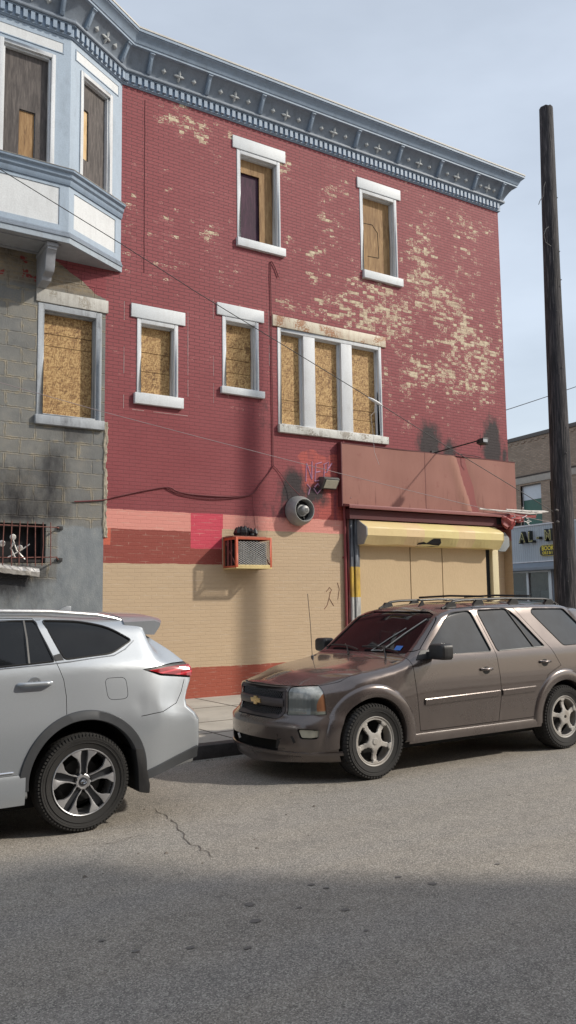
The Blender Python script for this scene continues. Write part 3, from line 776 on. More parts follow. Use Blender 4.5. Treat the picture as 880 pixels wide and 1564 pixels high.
def bwin(P, r, cut):
    s0, s1, z0, z1 = r; w = .055; mb = MB()
    fbox(P, s0-.01, s0+w, -.05, .022, z0, z1+.01, mb); fbox(P, s1-w, s1+.01, -.05, .022, z0, z1+.01, mb)
    fbox(P, s0+w, s1-w, -.05, .022, z1-w, z1+.01, mb); fbox(P, s0-.01, s1+.01, -.05, .03, z0-.025, z0+.012, mb)
    fbox(P, s0+w, s0+w+.03, -.115, -.02, z0, z1-w, mb); fbox(P, s1-w-.03, s1-w, -.115, -.02, z0, z1-w, mb); fbox(P, s0+w, s1-w, -.115, -.02, z1-w-.03, z1-w, mb)
    f = mb.build('window_frame', WHITE, bayo, bevel=.005)
    a, b, c, e = s0+w+.03, s1-w-.03, z0+.012, z1-w-.03
    u0, u1, v0, v1 = cut; bb = MB(); h0, h1 = -.105, -.085
    fbox(P, a, u0, h0, h1, c, e, bb); fbox(P, u1, b, h0, h1, c, e, bb); fbox(P, u0, u1, h0, h1, v1, e, bb)
    if v0 > c: fbox(P, u0, u1, h0, h1, c, v0, bb)
    bb.build('board', GREYPLY, bayo)
    bb = MB(); fbox(P, u0+.008, u1-.008, -.118, -.112, v0+.01, v1-.008, bb); bb.build('board_patch', TANPLY if P is not Pf else BROWNPLY, bayo, label='pale plywood patch in a cut of the grey board')
bwin(Pf, front_w[0], (3.15-fx, 3.40-fx, 8.66, 9.46)); bwin(Pf, front_w[1], (2.2-fx, 2.45-fx, 8.66, 9.4))
bwin(Ps, side_w[0], (.335, .54, 9.05, 9.92)); bwin(Pl, (LL-1.03, LL-.24, 8.64, 10.45), (.55, .8, 9.05, 9.9))
for P, r in ((Pf, fl[0]), (Ps, sl[0]), (Pl, (LL-1.16, LL-.12, 7.70, 8.29))): mb = MB(); fbox(P, r[0]+.002, r[1]-.002, -.11, -.012, r[2]+.002, r[3]-.002, mb); mb.build('panel', PANELW, bayo)
for P, r in ((Pf, fp[0]), (Ps, sp[0]), (Pl, (.12, 1.18, 10.575, 10.74))): mb = MB(); fbox(P, r[0], r[1], -.05, .004, r[2], r[3], mb); mb.build('panel', PANELW, bayo)
mb = MB()   # thin beads round the panels
for P, r in ((Pf, fp[0]), (Ps, sp[0]), (Pl, (.12, 1.18, 10.575, 10.74))):
    s0, s1, z0, z1 = r; t_ = .014
    fbox(P, s0-t_, s1+t_, -.02, .012, z1, z1+t_, mb); fbox(P, s0-t_, s1+t_, -.02, .012, z0-t_, z0, mb); fbox(P, s0-t_, s0, -.02, .012, z0, z1, mb); fbox(P, s1, s1+t_, -.02, .012, z0, z1, mb)
mb.build('bead', BLUE, bayo)
mb = MB()
SILLP = [(0, 8.36), (.02, 8.36), (.04, 8.40), (.045, 8.44), (.075, 8.47), (.085, 8.52), (.125, 8.545), (.13, 8.575), (.02, 8.61), (0, 8.61)]
sweep(mb, SILLP, BL, **BAYP); mb.build('sill_moulding', BLUEC, bayo, smooth=True, angle=25)
mb = MB(); sweep(mb, [(0, 8.602), (.02, 8.606), (.135, 8.577), (.14, 8.585), (.03, 8.622), (0, 8.622)], BL, **BAYP); mb.build('sill_cap', FLASH, bayo)
mb = MB(); sweep(mb, [(0, 7.50), (.05, 7.50), (.05, 7.53), (.03, 7.545), (.03, 7.575), (.012, 7.60), (0, 7.60)], BL, **BAYP); mb.build('base_moulding', BLUED, bayo, smooth=True, angle=25)
mb = MB(); sweep(mb, [(0, 7.41), (.03, 7.41), (.035, 7.50), (0, 7.50)], BL, **BAYP); mb.build('base_board', weathered('blue_grey_base_paint', (.36, .42, .48), (.2, .2, .2), .5), bayo)
# soffit below the bay with shallow panels
mb = MB(); inner = [Vector(p) for p in BL]
mb.xy([tuple(p) for p in inner], 7.415, 7.47)
for (a, b) in ((1.72, 2.7), (2.85, 3.85)): mb.box(a, b, 12.46, 12.50, 7.395, 7.42); mb.box(a, b, 12.92, 12.96, 7.395, 7.42); mb.box(a, a+.04, 12.50, 12.92, 7.395, 7.42); mb.box(b-.04, b, 12.5, 12.92, 7.395, 7.42)
mb.build('soffit', SOFF, bayo)
for bx in (3.70, 1.72):
    mb = MB(); prof = [(12.42, 7.40), (12.42, 7.30), (12.46, 7.27), (12.50, 7.20), (12.52, 7.05), (12.56, 6.98), (12.68, 6.94), (12.70, 6.88), (13.02, 6.86), (13.02, 7.40)]
    mb.yz(prof, bx-.075, bx+.075); mb.box(bx-.09, bx+.09, 12.40, 13.02, 7.34, 7.405)
    mb.build('bay_bracket', SOFF, bayo, bevel=.008)

# barred window in the block wall -------------------------------------------
BARS = plain('rusty_bar', (.20, .085, .07), .8, .2, var=.5, scale=14)
BG = thing('window_guard', (3.2, D, 2.3), 'rusty bent steel bar cage over the burnt out window in the block wall', 'window guard')
mb = MB(); rr = random.Random(5)
yb = D-.20
for k in range(13):
    bx = 3.87-.118*k
    mb.tube([(bx, yb+rr.uniform(-.01, .01), 3.05), (bx+rr.uniform(-.012, .012), yb, 2.7), (bx+rr.uniform(-.01, .01), yb-.01, 2.36+.02*rr.random())], .0075, 6)
mb.tube([(2.3, yb+.01, 2.99), (3.98, yb+.01, 2.975)], .009, 6); mb.tube([(2.3, yb+.012, 2.50), (3.3, yb+.01, 2.49), (3.97, yb+.012, 2.51)], .009, 6)
mb.tube([(3.97, yb+.01, 2.975), (4.06, D-.01, 2.985)], .012, 6); mb.tube([(3.97, yb+.01, 2.51), (4.06, D-.01, 2.48)], .012, 6)
mb.build('bar_grid', BARS, BG, smooth=True)
mb = MB()
for z_ in (2.985, 2.48): mb.box(4.03, 4.12, D-.035, D+.01, z_-.03, z_+.03)
mb.build('anchor', BLACKM, BG, bevel=.008)
ALU = plain('crumpled_aluminium', (.62, .60, .57), .4, .6, var=.35, scale=15)
mb = MB(); rr = random.Random(11)
N = 16; vs = []
for i in range(N):
    t = i/(N-1); px = 2.75+t*.98; sag = -.12*math.sin(t*2.2)+.01*rr.uniform(-1, 1)
    z0 = 2.47+sag*.6-.10*t
    vs += [(px, D-.03, z0+.04), (px, D-.12+.02*rr.random(), z0+.02), (px, D-.16+.02*rr.random(), z0-.03), (px, D-.13, z0-.085-.03*rr.random())]
mb.add(vs, [(4*i+k, 4*i+k+1, 4*i+5+k, 4*i+4+k) for i in range(N-1) for k in range(3)])
fl_ = mb.build('bent_flashing', ALU, None); sol = fl_.modifiers.new('s', 'SOLIDIFY'); sol.thickness = .004; setorigin(fl_, (3.2, D, 2.3))
tag(fl_, 'crumpled pale metal sill strip hanging behind the window bars', 'flashing')
mb = MB()
for (cx, cz, r_) in [(3.20, 2.72, .05), (3.36, 2.82, .05), (3.47, 2.66, .045)]:
    mb.lathe([(0, -.012), (r_*.7, -.012), (r_, 0), (r_*.7, .01), (0, .012)], (cx, D+.04, cz), 'y', 12)
mb.tube([(3.36, D+.04, 2.78), (3.42, D+.05, 2.62), (3.55, D+.05, 2.48)], .013, 6); mb.tube([(3.28, D+.05, 2.5), (3.5, D+.05, 2.63), (3.62, D+.04, 2.72)], .01, 6); mb.tube([(3.38, D+.05, 2.75), (3.33, D+.05, 2.65), (3.40, D+.05, 2.5)], .016, 6)
dz = mb.build('broken_fixture', ALU, None, smooth=True); setorigin(dz, (3.4, D+.05, 2.45)); tag(dz, 'broken silver light fixture with round discs inside the burnt window', 'light fixture')
mb = MB(); ring(mb, 2.56, 3.86, 2.43, 3.035, .05, D+.05, D+.12); mb.build('burnt_frame', plain('charred_wood', (.025, .022, .022), .9, var=.5, bump=.01), GB, bevel=.004)
mb = MB(); mb.box(2.56, 3.85, D+.235, D+.243, 2.43, 3.03); mb.build('dark_opening', DARK, GB)

# ================================================================= things on the red wall
ORANGE = weathered('orange_cage_paint', (.55, .11, .05), (.25, .07, .04), .6); YEL = weathered('cream_yellow_paint', (.66, .52, .24), (.35, .25, .12), .4)
AC = thing('air_conditioner_cage', (7.38, D, 2.36), 'orange and yellow steel cage with diamond mesh on the tan wall below the fan', 'cage')
x0, x1, y0, y1, z0, z1 = 7.02, 7.75, D-.47, D-.005, 2.365, 2.905; w = .042
mb = MB()
for (a, b, c, d) in [(x0, x0+w, z0, z1), (x1-w, x1, z0, z1), (x0+w, x1-w, z1-w, z1)]: mb.box(a, b, y0, y0+.012, c, d)
for X in (x0, x1-.012):
    mb.box(X, X+.012, y0+.0125, y0+w, z0, z1); mb.box(X, X+.012, y1-w, y1, z0, z1); mb.box(X, X+.012, y0+w, y1-w, z1-w, z1); mb.box(X, X+.012, y0+w, y1-w, z0, z0+w)
mb.box(x0+.013, x1-.013, y0+.0125, y1, z1-.006, z1)
mb.build('cage_frame', ORANGE, AC, bevel=.002)
mb = MB(); mb.box(x0+w, x1-w, y0+.001, y0+.012, z0+.012, z0+.055); mb.box(x0+.002, x1-.002, y0-.004, y0+.03, z0-.012, z0+.011); mb.box(x0-.002, x0+.03, y0+.03, y1, z0-.012, z0+.008); mb.box(x1-.03, x1+.002, y0+.03, y1, z0-.012, z0+.008); mb.box(x0+.03, x1-.03, y1-.03, y1, z0-.012, z0+.004)
mb.build('cage_bottom', YEL, AC, bevel=.002)
def lattice(mb, P, U, V, dx=.066, dz=.034, t=.0046):
    """expanded metal: zigzag strands in the U x V rectangle"""
    n = int(V/dz); m_ = int(U/dx)
    for j in range(n+1):
        for i in range(m_):
            a = P(i*dx, j*dz); b = P((i+.5)*dx, j*dz+dz/2*(1 if j < n else -1)); c = P((i+1)*dx, j*dz)
            mb.tube([a, b, c], t, 3, cap=False)
            if j < n:
                a2 = P(i*dx, (j+1)*dz); b2 = b; mb.tube([a2, b, P((i+1)*dx, (j+1)*dz)], t, 3, cap=False) if j % 1 == 0 else None
MESHM = plain('galvanised_mesh', (.66, .66, .64), .55, .2, var=.2)
mb = MB(); lattice(mb, lambda u, v: (x0+.04+u, y0+.014, z0+.055+v), x1-x0-.08, z1-z0-.1); mb.build('cage_mesh', MESHM, AC)
mb = MB(); mb.box(x0+.05, x1-.05, y1-.02, y1-.002, z0+.02, z1-.02); mb.box(x0+.06, x1-.06, y0+.12, y1-.03, z0+.03, z1-.1); mb.build('cage_shade_fill', DARK, AC)  # near-black panel and block give the cage its inner darkness by colour
mb = MB(); lattice(mb, lambda u, v: (x1-.008, y0+.03+u, z0+.04+v), .42, z1-z0-.08); mb.build('cage_mesh', MESHM, AC)
mb = MB(); mb.tube([(x0+.02, y0+.02, z0+.02), (x0+.02, y1, z1-.02)], .011, 6); mb.tube([(x1-.02, y0+.02, z0+.02), (x1-.02, y1, z1-.02)], .011, 6)
mb.box(x0+.002, x0+.010, y0+.16, y0+.20, z0+.04, z1-.04); mb.box(x0+.002, x0+.010, y0+.26, y0+.34, z0+.04, z1-.04)
mb.build('side_bar', plain('maroon_bar', (.16, .05, .045), .7), AC)
mb = MB(); mb.box(x0-.02, x1-.08, y0+.06, y1-.01, z1+.001, z1+.022); mb.build('top_plate', plain('rusty_sheet', (.25, .11, .08), .8, var=.4), AC, bevel=.003)
# torn black bag heaped on the cage
mb = MB(); rr = random.Random(2)
for k in range(26):
    cx = 7.18+.36*rr.random(); hh = .10*(1-abs((cx-7.30)/.25)**2) if cx < 7.42 else .085*(1-abs((cx-7.5)/.12)**2)
    hh = max(.03, hh*1.7); cy = D-.32+.2*rr.random(); r0 = .035+.03*rr.random()
    mb.lathe([(0, -.03)]+[(r0*math.sin(a)*(1+.2*rr.uniform(-1, 1)), -hh*.6*math.cos(a)+hh*.3) for a in (.5, 1.0, 1.5, 2.0, 2.6)]+[(0, hh)], (cx, cy, z1+.05), 'z', 7, a0=rr.random())
bg = mb.build('black_bag', plain('black_plastic', (.01, .01, .011), .35, var=.3), None); setorigin(bg, (7.38, D-.25, z1+.022)); tag(bg, 'torn black plastic bag heaped on top of the orange mesh cage', 'bag')

# exhaust fan
FANM = plain('fan_grey_metal', (.30, .30, .29), .5, .3, var=.2, scale=8)
FN = thing('exhaust_fan', (8.6, D, 3.46), 'round grey exhaust fan housing on the wall with soot streaks above it', 'exhaust fan')
mb = MB(); c = (8.62, D, 3.47)
mb.lathe([(.0, -.0), (.26, 0), (.285, -.01), (.285, -.06), (.27, -.14), (.235, -.22), (.215, -.25), (.205, -.25), (.20, -.235), (.19, -.10), (0, -.09)], c, 'y', 48); mb.build('housing', FANM, FN, smooth=True, angle=50)
mb = MB(); mb.lathe([(.0, -.095), (.188, -.105), (.188, -.108), (0, -.11)], c, 'y', 40); mb.build('throat', DARK, FN)
mb = MB(); mb.lathe([(.115, -.10), (.115, -.16), (.11, -.17), (.085, -.175), (.085, -.25), (.08, -.275), (.06, -.29), (0, -.295)], c, 'y', 32)
for k in range(5): mb.box(c[0]-.02+k*.014, c[0]-.014+k*.014, D-.302, D-.29, 3.44, 3.50)
mb.build('motor', FANM, FN, smooth=True, angle=40)
mb = MB()
for k in range(4):
    a = k*math.pi/2+.4; mb.tube([(c[0]+.1*math.cos(a), D-.13, c[2]+.1*math.sin(a)), (c[0]+.2*math.cos(a), D-.13, c[2]+.2*math.sin(a))], .008, 6)
mb.build('strut', FANM, FN)

# wall pack lamp
WP = thing('wall_lamp', (9.3, D, 3.95), 'small dark wall lamp with pale lens right of the exhaust fan', 'wall lamp')
mb = MB(); mb.yz([(D-.0, 3.93), (D-.0, 4.17), (D-.15, 4.15), (D-.19, 4.11), (D-.07, 3.93)], 9.13, 9.49); mb.build('housing', plain('bronze_lamp_body', (.10, .095, .09), .5, .3), WP, bevel=.01)
mb = MB(); mb.yz([(D-.192, 4.085), (D-.197, 4.08), (D-.096, 3.94), (D-.09, 3.945)], 9.17, 9.46); mb.build('lens', plain('ribbed_lens', (.55, .53, .42), .3), WP)

# graffiti and marks on the wall
GR = plain('lilac_spray_paint', (.48, .26, .38), .8, var=.3, scale=20); mb = MB()
def stroke(pts, w=.013): mb.tube([(a, D-.0015, b) for a, b in pts], w, 4)
gx, gz = 8.82, 4.05
for pts in ([(0, 0), (.02, .36)], [(.02, .36), (.14, .05)], [(.14, .05), (.15, .40)], [(.21, .02), (.24, .36), (.38, .40)], [(.22, .19), (.34, .22)], [(.21, .02), (.35, .05)], [(.42, .0), (.44, .38)], [(.42, .36), (.54, .42), (.50, .22), (.42, .2)], [(.5, .25), (.62, .4)],
            [(.02, -.05), (.10, -.12), (.05, -.25)], [(.2, -.1), (.28, -.02), (.36, -.12), (.26, -.22), (.18, -.12)]): stroke([(gx+a, gz+b) for a, b in pts])
mb.build('graffiti', GR, RB, label='thin lilac spray paint scribble')
mb = MB(); RS = plain('faint_brown_mark', (.22, .11, .07), .8)
for pts in ([(9.25, 1.95), (9.33, 2.03), (9.38, 1.98), (9.33, 1.93)], [(9.35, 1.95), (9.27, 1.70), (9.2, 1.62)], [(9.32, 1.82), (9.42, 1.68)], [(9.52, 2.12), (9.56, 2.0), (9.52, 1.8)]): mb.tube([(a, D-.001, b) for a, b in pts], .008, 4)
mb.build('scribble', RS, RB)
# ---- cables on the wall
def cable(name, pts, r, mat, label, cat, base=None, sub=6, jit=0, seed=1):
    P = [Vector(p) for p in pts]; out = []; rr = random.Random(seed)
    for i in range(len(P)-1):
        p0 = P[max(i-1, 0)]; p1 = P[i]; p2 = P[i+1]; p3 = P[min(i+2, len(P)-1)]
        for k in range(sub):
            t = k/sub
            q = .5*((2*p1)+(p2-p0)*t+(2*p0-5*p1+4*p2-p3)*t*t+(-p0+3*p1-3*p2+p3)*t**3)
            if jit: q = q+Vector((rr.uniform(-jit, jit), 0, rr.uniform(-jit, jit)))
            out.append(q)
    out.append(P[-1]); mb = MB(); mb.tube(out, r, 6)
    o = mb.build(name, mat, None, smooth=True, angle=60); setorigin(o, base or pts[0]); tag(o, label, cat); return o
Y = D-.02
cable('wall_cable', [(4.3, Y, 3.42), (4.78, Y, 3.47), (5.04, Y, 3.55), (5.87, Y, 3.75), (6.1, Y, 3.70), (6.37, Y, 3.66), (7.01, Y, 3.655), (7.5, Y, 3.70), (7.66, Y, 3.78), (7.80, Y, 3.95), (7.95, Y, 4.12), (8.08, Y-.01, 4.30)], .011, CABLER, 'thick maroon painted cable running sideways across the wall above the salmon band', 'cable')
cable('wall_cable', [(5.87, Y, 3.76), (6.2, Y, 3.64), (6.8, Y, 3.60), (7.4, Y, 3.67), (7.62, Y, 3.74)], .008, CABLER, 'thin maroon cable sagging under the thick wall cable', 'cable')
cable('wall_cable', [(8.25, Y, 7.98), (8.19, Y, 8.12), (8.12, Y, 8.24), (8.085, Y, 8.26), (8.07, Y, 8.1), (8.075, Y, 7), (8.08, Y, 5.5), (8.08, Y, 4.30)], .009, CABLER, 'vertical cable hooked over at its top between the second floor windows', 'cable', sub=5, jit=.004)
cable('wall_cable', [(8.08, Y, 4.30), (8.2, Y, 4.2), (8.42, Y-.03, 3.95), (8.6, Y-.12, 3.74)], .006, CABLER, 'short thin wire slanting down to the top of the fan', 'cable')
cable('wall_cable', [(9.48, D-.06, 4.05), (9.56, Y, 4.06), (9.62, Y, 3.95), (9.66, Y, 3.84), (9.72, Y, 3.8), (9.8, D-.14, 3.78)], .006, plain('pale_wire', (.45, .33, .32), .6), 'short curled wire from the wall lamp to the sign board', 'cable')
cable('wall_cable', [(7.62, Y, 3.72), (7.64, Y, 3.4), (7.68, Y, 3.1), (7.69, Y, 2.93)], .004, CABLER, 'thin wire dropping behind the mesh cage', 'cable')
# ---- overhead cables to the pole
PX, PY = 11.9, 9.6
def catenary(a, b, sag, n=24):
    a = Vector(a); b = Vector(b); return [a+(b-a)*(k/n)-Vector((0, 0, sag*4*(k/n)*(1-k/n))) for k in range(n+1)]
def wire(name, pts, r, label, cat='cable', mat=CABLE):
    mb = MB(); mb.tube(pts, r, 5); o = mb.build(name, mat, None, smooth=True, angle=60); setorigin(o, pts[-1]); tag(o, label, cat); return o
GREYC = plain('cable_grey', (.10, .10, .105), .5)
wire('overhead_cable', [(-3.6, 13.0, 10.1), (-.3, 11.7, 9.0), (2.59, 11.17, 7.71), (4.24, 10.87, 6.90), (5.32, 10.67, 6.34), (6.34, 10.49, 5.85), (8.25, 10.14, 4.92), (9.5, 9.9, 4.28), (10.81, 9.67, 3.65), (11.6, 9.53, 3.26)], .0065, 'thick black overhead cable slanting from the bay window down to the utility pole')
wire('overhead_cable', [(-3.6, 13.0, 6.4), (2.68, 11.28, 4.76), (4.03, 11.02, 4.46), (5.36, 10.75, 4.19), (7.64, 10.3, 3.74), (9.0, 10.04, 3.49), (10.09, 9.82, 3.29), (11.6, 9.52, 3.06)], .0045, 'thin pale overhead cable running low across the maroon wall to the pole', mat=plain('cable_pale', (.30, .24, .24), .5))
CL = thing('cable_clamp', (8.2, 10.14, 4.9), 'small white clamp on the thick overhead cable in front of the triple window', 'cable clamp')
mb = MB(); mb.tube([(8.1, 10.165, 4.985), (8.17, 10.155, 4.955), (8.30, 10.13, 4.895), (8.36, 10.12, 4.865)], [.008, .024, .024, .008], 8); mb.build('clamp_body', plain('white_plastic', (.7, .7, .7), .5), CL, smooth=True)
mb = MB(); mb.tube([(8.22, 10.14, 4.90), (8.19, 10.12, 4.75), (8.10, 10.1, 4.68), (8.13, 10.1, 4.4), (8.15, 10.1, 4.1), (8.24, 10.1, 3.9)], .003, 4); mb.build('loose_wire', plain('white_wire', (.6, .58, .58), .5), CL)

# ================================================================= SIGN BOARD over the shop front
SGN = m_sign()
SB = thing('sign_board', (12.0, D, 3.6), 'long faded salmon sheet metal sign board with no lettering above the yellow shutter box', 'sign board')
ys = D-.12
def sheet(mb, xa, xb, za, zb, bend=0, seed=0):
    nx, nz = 34, 12; vs = []
    for i in range(nx+1):
        for j in range(nz+1):
            x = xa+(xb-xa)*i/nx; z = za+(zb-za)*j/nz; dy = .004*math.sin(x*3+seed)+.003*math.sin(z*9+x*2)
            if bend:
                l = x-(12.55+.42*(4.86-z)/1.2); dy += -.055*math.exp(-(l/.10)**2)*(.4+.6*(4.86-z)/1.2)+.03*math.exp(-((l-.22)/.16)**2)
                if z < za+.1: dy -= .0
            vs.append((x, ys+dy, z))
    mb.add(vs, [(i*(nz+1)+j, (i+1)*(nz+1)+j, (i+1)*(nz+1)+j+1, i*(nz+1)+j+1) for i in range(nx) for j in range(nz)])
mb = MB(); sheet(mb, 9.60, 11.755, 3.655, 4.845); sp1 = mb.build('sign_panel', SGN, SB, smooth=True)
mb = MB(); sheet(mb, 11.768, 14.50, 3.66, 4.845, 1, 1); mb.build('sign_panel', SGN, SB, smooth=True, label='right sign panel with a long crease')
DR = plain('dark_maroon_trim', (.12, .025, .028), .6, var=.3)
mb = MB(); mb.box(9.60, 14.49, ys+.015, D-.005, 3.66, 4.84); mb.build('sign_backing', plain('maroon_sign_edge', (.25, .06, .055), .6), SB)
mb = MB(); mb.box(9.575, 9.598, ys-.012, D, 3.60, 4.87); mb.box(9.6, 14.5, ys-.008, D-.02, 4.847, 4.862); mb.box(11.757, 11.766, ys-.004, ys+.01, 3.66, 4.84)
mb.build('sign_edge', DR, SB)
mb = MB(); prof = [(D-.005, 3.655), (D-.30, 3.63), (D-.31, 3.615), (D-.31, 3.555), (D-.295, 3.55), (D-.285, 3.60), (D-.005, 3.61)]
mb.yz(prof, 9.62, 14.42); mb.build('drip_ledge', weathered('salmon_ledge_paint', (.27, .095, .088), (.16, .05, .045), .5), SB, bevel=.004)
mb = MB(); mb.box(9.70, 14.0, D-.20, D-.01, 3.36, 3.545); mb.build('soffit_shade', plain('soffit_shade_maroon', (.09, .02, .024), .7), SB)  # dark block stands in for the deep shaded recess under the ledge
# flood lamp on an arm
FL = thing('flood_lamp', (12.15, D, 4.9), 'black flood lamp on a long thin arm above the salmon sign board', 'flood lamp')
mb = MB(); mb.tube([(12.1, D-.02, 4.88), (12.2, 12.4, 4.93), (12.28, 11.86, 4.97)], .014, 6); mb.tube([(12.7, D-.02, 4.92), (13.05, 12.75, 4.86), (13.2, 12.7, 4.83)], .008, 6); mb.tube([(12.33, 11.86, 5.1), (12.34, 11.86, 4.82)], .006, 6); mb.box(12.05, 12.15, D-.03, D, 4.83, 4.93); mb.build('arm', BLACKM, FL, smooth=True)
mb = MB(); mb.prism([(-.08, -.06), (.06, -.10), (.10, .0), (.07, .05), (-.07, .04)], lambda a, b: (12.36+a, 11.74, 4.98+b), lambda a, b: (12.36+a*.8, 11.94, 4.97+b*.8)); mb.build('lamp_head', BLACKM, FL, bevel=.008)
mb = MB(); mb.box(12.29, 12.41, 11.735, 11.742, 4.93, 4.99); mb.build('lamp_glass', plain('lamp_glass', (.4, .42, .44), .15), FL)
# torn trim debris at the corner
DB = thing('torn_trim', (14.0, D-.3, 3.5), 'crumpled maroon metal and pale strips torn loose at the corner below the sign board', 'torn trim')
rr = random.Random(21)
mb = MB(); mb.tube([(13.1, D-.33, 3.70), (13.8, D-.36, 3.685), (14.6, D-.38, 3.66), (15.05, D-.36, 3.70)], .018, 6); mb.tube([(13.9, D-.35, 3.72), (14.6, D-.36, 3.71), (15.15, D-.33, 3.735), (15.3, D-.33, 3.74)], [.02, .03, .028, .012], 6)
for k in range(14):
    a = Vector((14.35+.6*rr.random(), D-.36, 3.70+.06*rr.uniform(-1, 1))); mb.tube([a, a+Vector((rr.uniform(-.08, .08), rr.uniform(-.05, .05), rr.uniform(-.06, .06)))], .014, 5)
mb.build('pale_strip', plain('dirty_white_foam', (.62, .58, .54), .8, var=.3), DB, smooth=True)
def crumple(mb, cx, cy, cz, rx, ry, rz, seed):
    n, m_ = 11, 8; r_ = random.Random(seed); vs = []
    for j in range(m_+1):
        for i in range(n):
            a = 2*math.pi*i/n; b = math.pi*j/m_; k = r_.uniform(.62, 1.15)
            vs.append((cx+rx*k*math.sin(b)*math.cos(a), cy+ry*k*math.sin(b)*math.sin(a), cz+rz*k*math.cos(b)))
    mb.add(vs, [(j*n+i, j*n+(i+1) % n, (j+1)*n+(i+1) % n, (j+1)*n+i) for j in range(m_) for i in range(n)])
mb = MB(); crumple(mb, 13.98, D-.34, 3.46, .22, .10, .17, 5); crumple(mb, 14.3, D-.3, 3.52, .25, .12, .07, 8); crumple(mb, 14.55, D-.2, 3.64, .35, .15, .045, 3)
mb.yz([(D-.36, 3.58), (D-.36, 3.64), (D-.1, 3.66), (D-.1, 3.6)], 14.0, 14.85)
mb.build('crumpled_sheet', plain('torn_maroon_sheet', (.30, .06, .055), .5, var=.4), DB)
mb = MB()
for k in range(9):
    a = Vector((13.95+.55*rr.random(), D-.42, 3.40+.16*rr.random())); mb.tube([a, a+Vector((rr.uniform(-.1, .16), rr.uniform(-.05, .05), rr.uniform(-.07, .07)))], .009, 5)
mb.build('bent_strip', plain('bare_torn_metal', (.55, .53, .52), .5, .4), DB)
mb = MB(); mb.box(13.75, 14.5, D-.22, D-.02, 3.40, 3.6); mb.build('dark_gap', DARK, DB)

# ================================================================= SHUTTER and boarded shop front
SH = thing('shutter_box', (11.9, D, .15), 'cream yellow eight sided roller shutter box above three tan boards', 'roller shutter')
SHY = m_shutter()
oc = [(D-.01, 3.33), (D-.15, 3.345), (D-.40, 3.20), (D-.42, 3.17), (D-.42, 3.03), (D-.30, 2.865), (D-.01, 2.85)]
mb = MB()
nx = 40; pr = oc; vs = []
xa, xb = 9.955, 13.70
for i in range(nx+1):
    x = xa+(xb-xa)*i/nx
    for k, (y_, z_) in enumerate(pr):
        d = 0
        if k in (5,): d = -.012*math.sin(i*.5)-.02*smoothstep(12.6, 13.5, x)
        vs.append((x, y_+(.01*math.sin(i*.7+k) if k in (2, 5) else 0), z_+d))
n = len(pr); mb.add(vs, [(i*n+k, (i+1)*n+k, (i+1)*n+k+1, i*n+k+1) for i in range(nx) for k in range(n-1)]+[tuple(range(n)), tuple(reversed([nx*n+k for k in range(n)]))])
mb.build('shutter_casing', SHY, SH)
CAPM = plain('shutter_cap_grey', (.25, .24, .23), .6, var=.15)
mb = MB(); mb.yz([(y_-.006, z_) for y_, z_ in oc], xa-.03, xa+.002); mb.build('end_cap', CAPM, SH, bevel=.004)
mb = MB(); mb.yz([(y_-.006, z_) for y_, z_ in oc], xb+.001, xb+.012); mb.build('end_cap', SHY, SH)
mb = MB(); mb.prism([(-.32, -.05), (-.18, -.02), (-.1, -.045), (.05, .05), (.24, .05), (.30, -.03), (.1, -.05)], lambda a, b: (11.62+a, D-.385+.0-b*.6, 2.96+b*1.0), lambda a, b: (11.62+a, D-.30-b*.6, 2.90+b)); mb.build('torn_slot', DARK, SH)
BRD = m_tan_board()
e = [10.02, 11.345, 12.235, 13.55]
for i in range(3):
    mb = MB(); mb.box(e[i]+(.014 if i else 0), e[i+1]-.014, D-.05+.006*i, D-.03+.006*i, .16, 2.90); mb.build('board', BRD, SH)
mb = MB(); mb.box(9.7, 13.80, D-.018, D+.02, .15, 3.4); mb.build('dark_gap', DARK, SH)
mb = MB(); mb.box(13.66, 13.84, D-.12, D-.02, .15, 2.88); mb.build('door_post', weathered('cream_post_paint', (.66, .57, .36), (.4, .3, .18), .4), SH, bevel=.006)
# guide rails left of the shutter with a painted yellow band
RM = m_rail()
for (a, b, dy, mat) in [(9.79, 9.855, .10, RM), (9.875, 9.945, .13, RM), (9.955, 10.01, .09, RM)]:
    mb = MB(); mb.box(a, b, D-dy, D-.02, .15, 3.38); mb.build('guide_rail', mat, SH, bevel=.004)
mb = MB(); mb.box(9.755, 9.788, D-.05, D-.002, .15, 3.58); mb.build('edge_strip', weathered('maroon_strip_paint', (.22, .04, .045), (.45, .40, .3), .5), SH)
dp = MB(); dp.tube([(9.69, D-.045, 4.9), (9.69, D-.045, .16)], .028, 10); 
for z_ in (1.0, 2.6, 4.2): dp.box(9.655, 9.725, D-.05, D, z_, z_+.03)
dpo = dp.build('conduit_pipe', weathered('maroon_pipe_paint', (.24, .045, .05), (.10, .03, .03), .6), None, smooth=True); setorigin(dpo, (9.69, D, .15)); tag(dpo, 'maroon painted pipe running up the wall left of the boarded shop front', 'pipe')
# canted corner: low wall, post and second shutter box seen end on
mb = MB(); mb.add([(13.86, D+.01, .13), (XR, D+1.6, .13), (XR, D+1.6, 3.6), (13.86, D+.01, 3.6)], [(0, 1, 2, 3)]); mb.add([(13.8, D+.0, 3.6), (XR, D+0, 3.6), (XR, D+1.7, 3.6), (13.8, D+1.7, 3.6)], [(0, 1, 2, 3)]); mb.build('corner_entrance', plain('dark_entrance', (.06, .05, .05), .8), RB)
S2 = MB(); cx, cz, rr0 = 14.09, 3.04, .235
octo = [(cx+rr0*1.08*math.cos(a), cz+rr0*math.sin(a)) for a in [math.pi/8+k*math.pi/4 for k in range(8)]]
S2.xz(octo, D-.02, D+.9); so_ = S2.build('shutter_box', plain('grey_blue_cap', (.27, .29, .30), .6), None, bevel=.008); setorigin(so_, (14.09, D+.3, 2.8)); tag(so_, 'grey eight sided end of a second roller shutter box at the building corner', 'roller shutter')

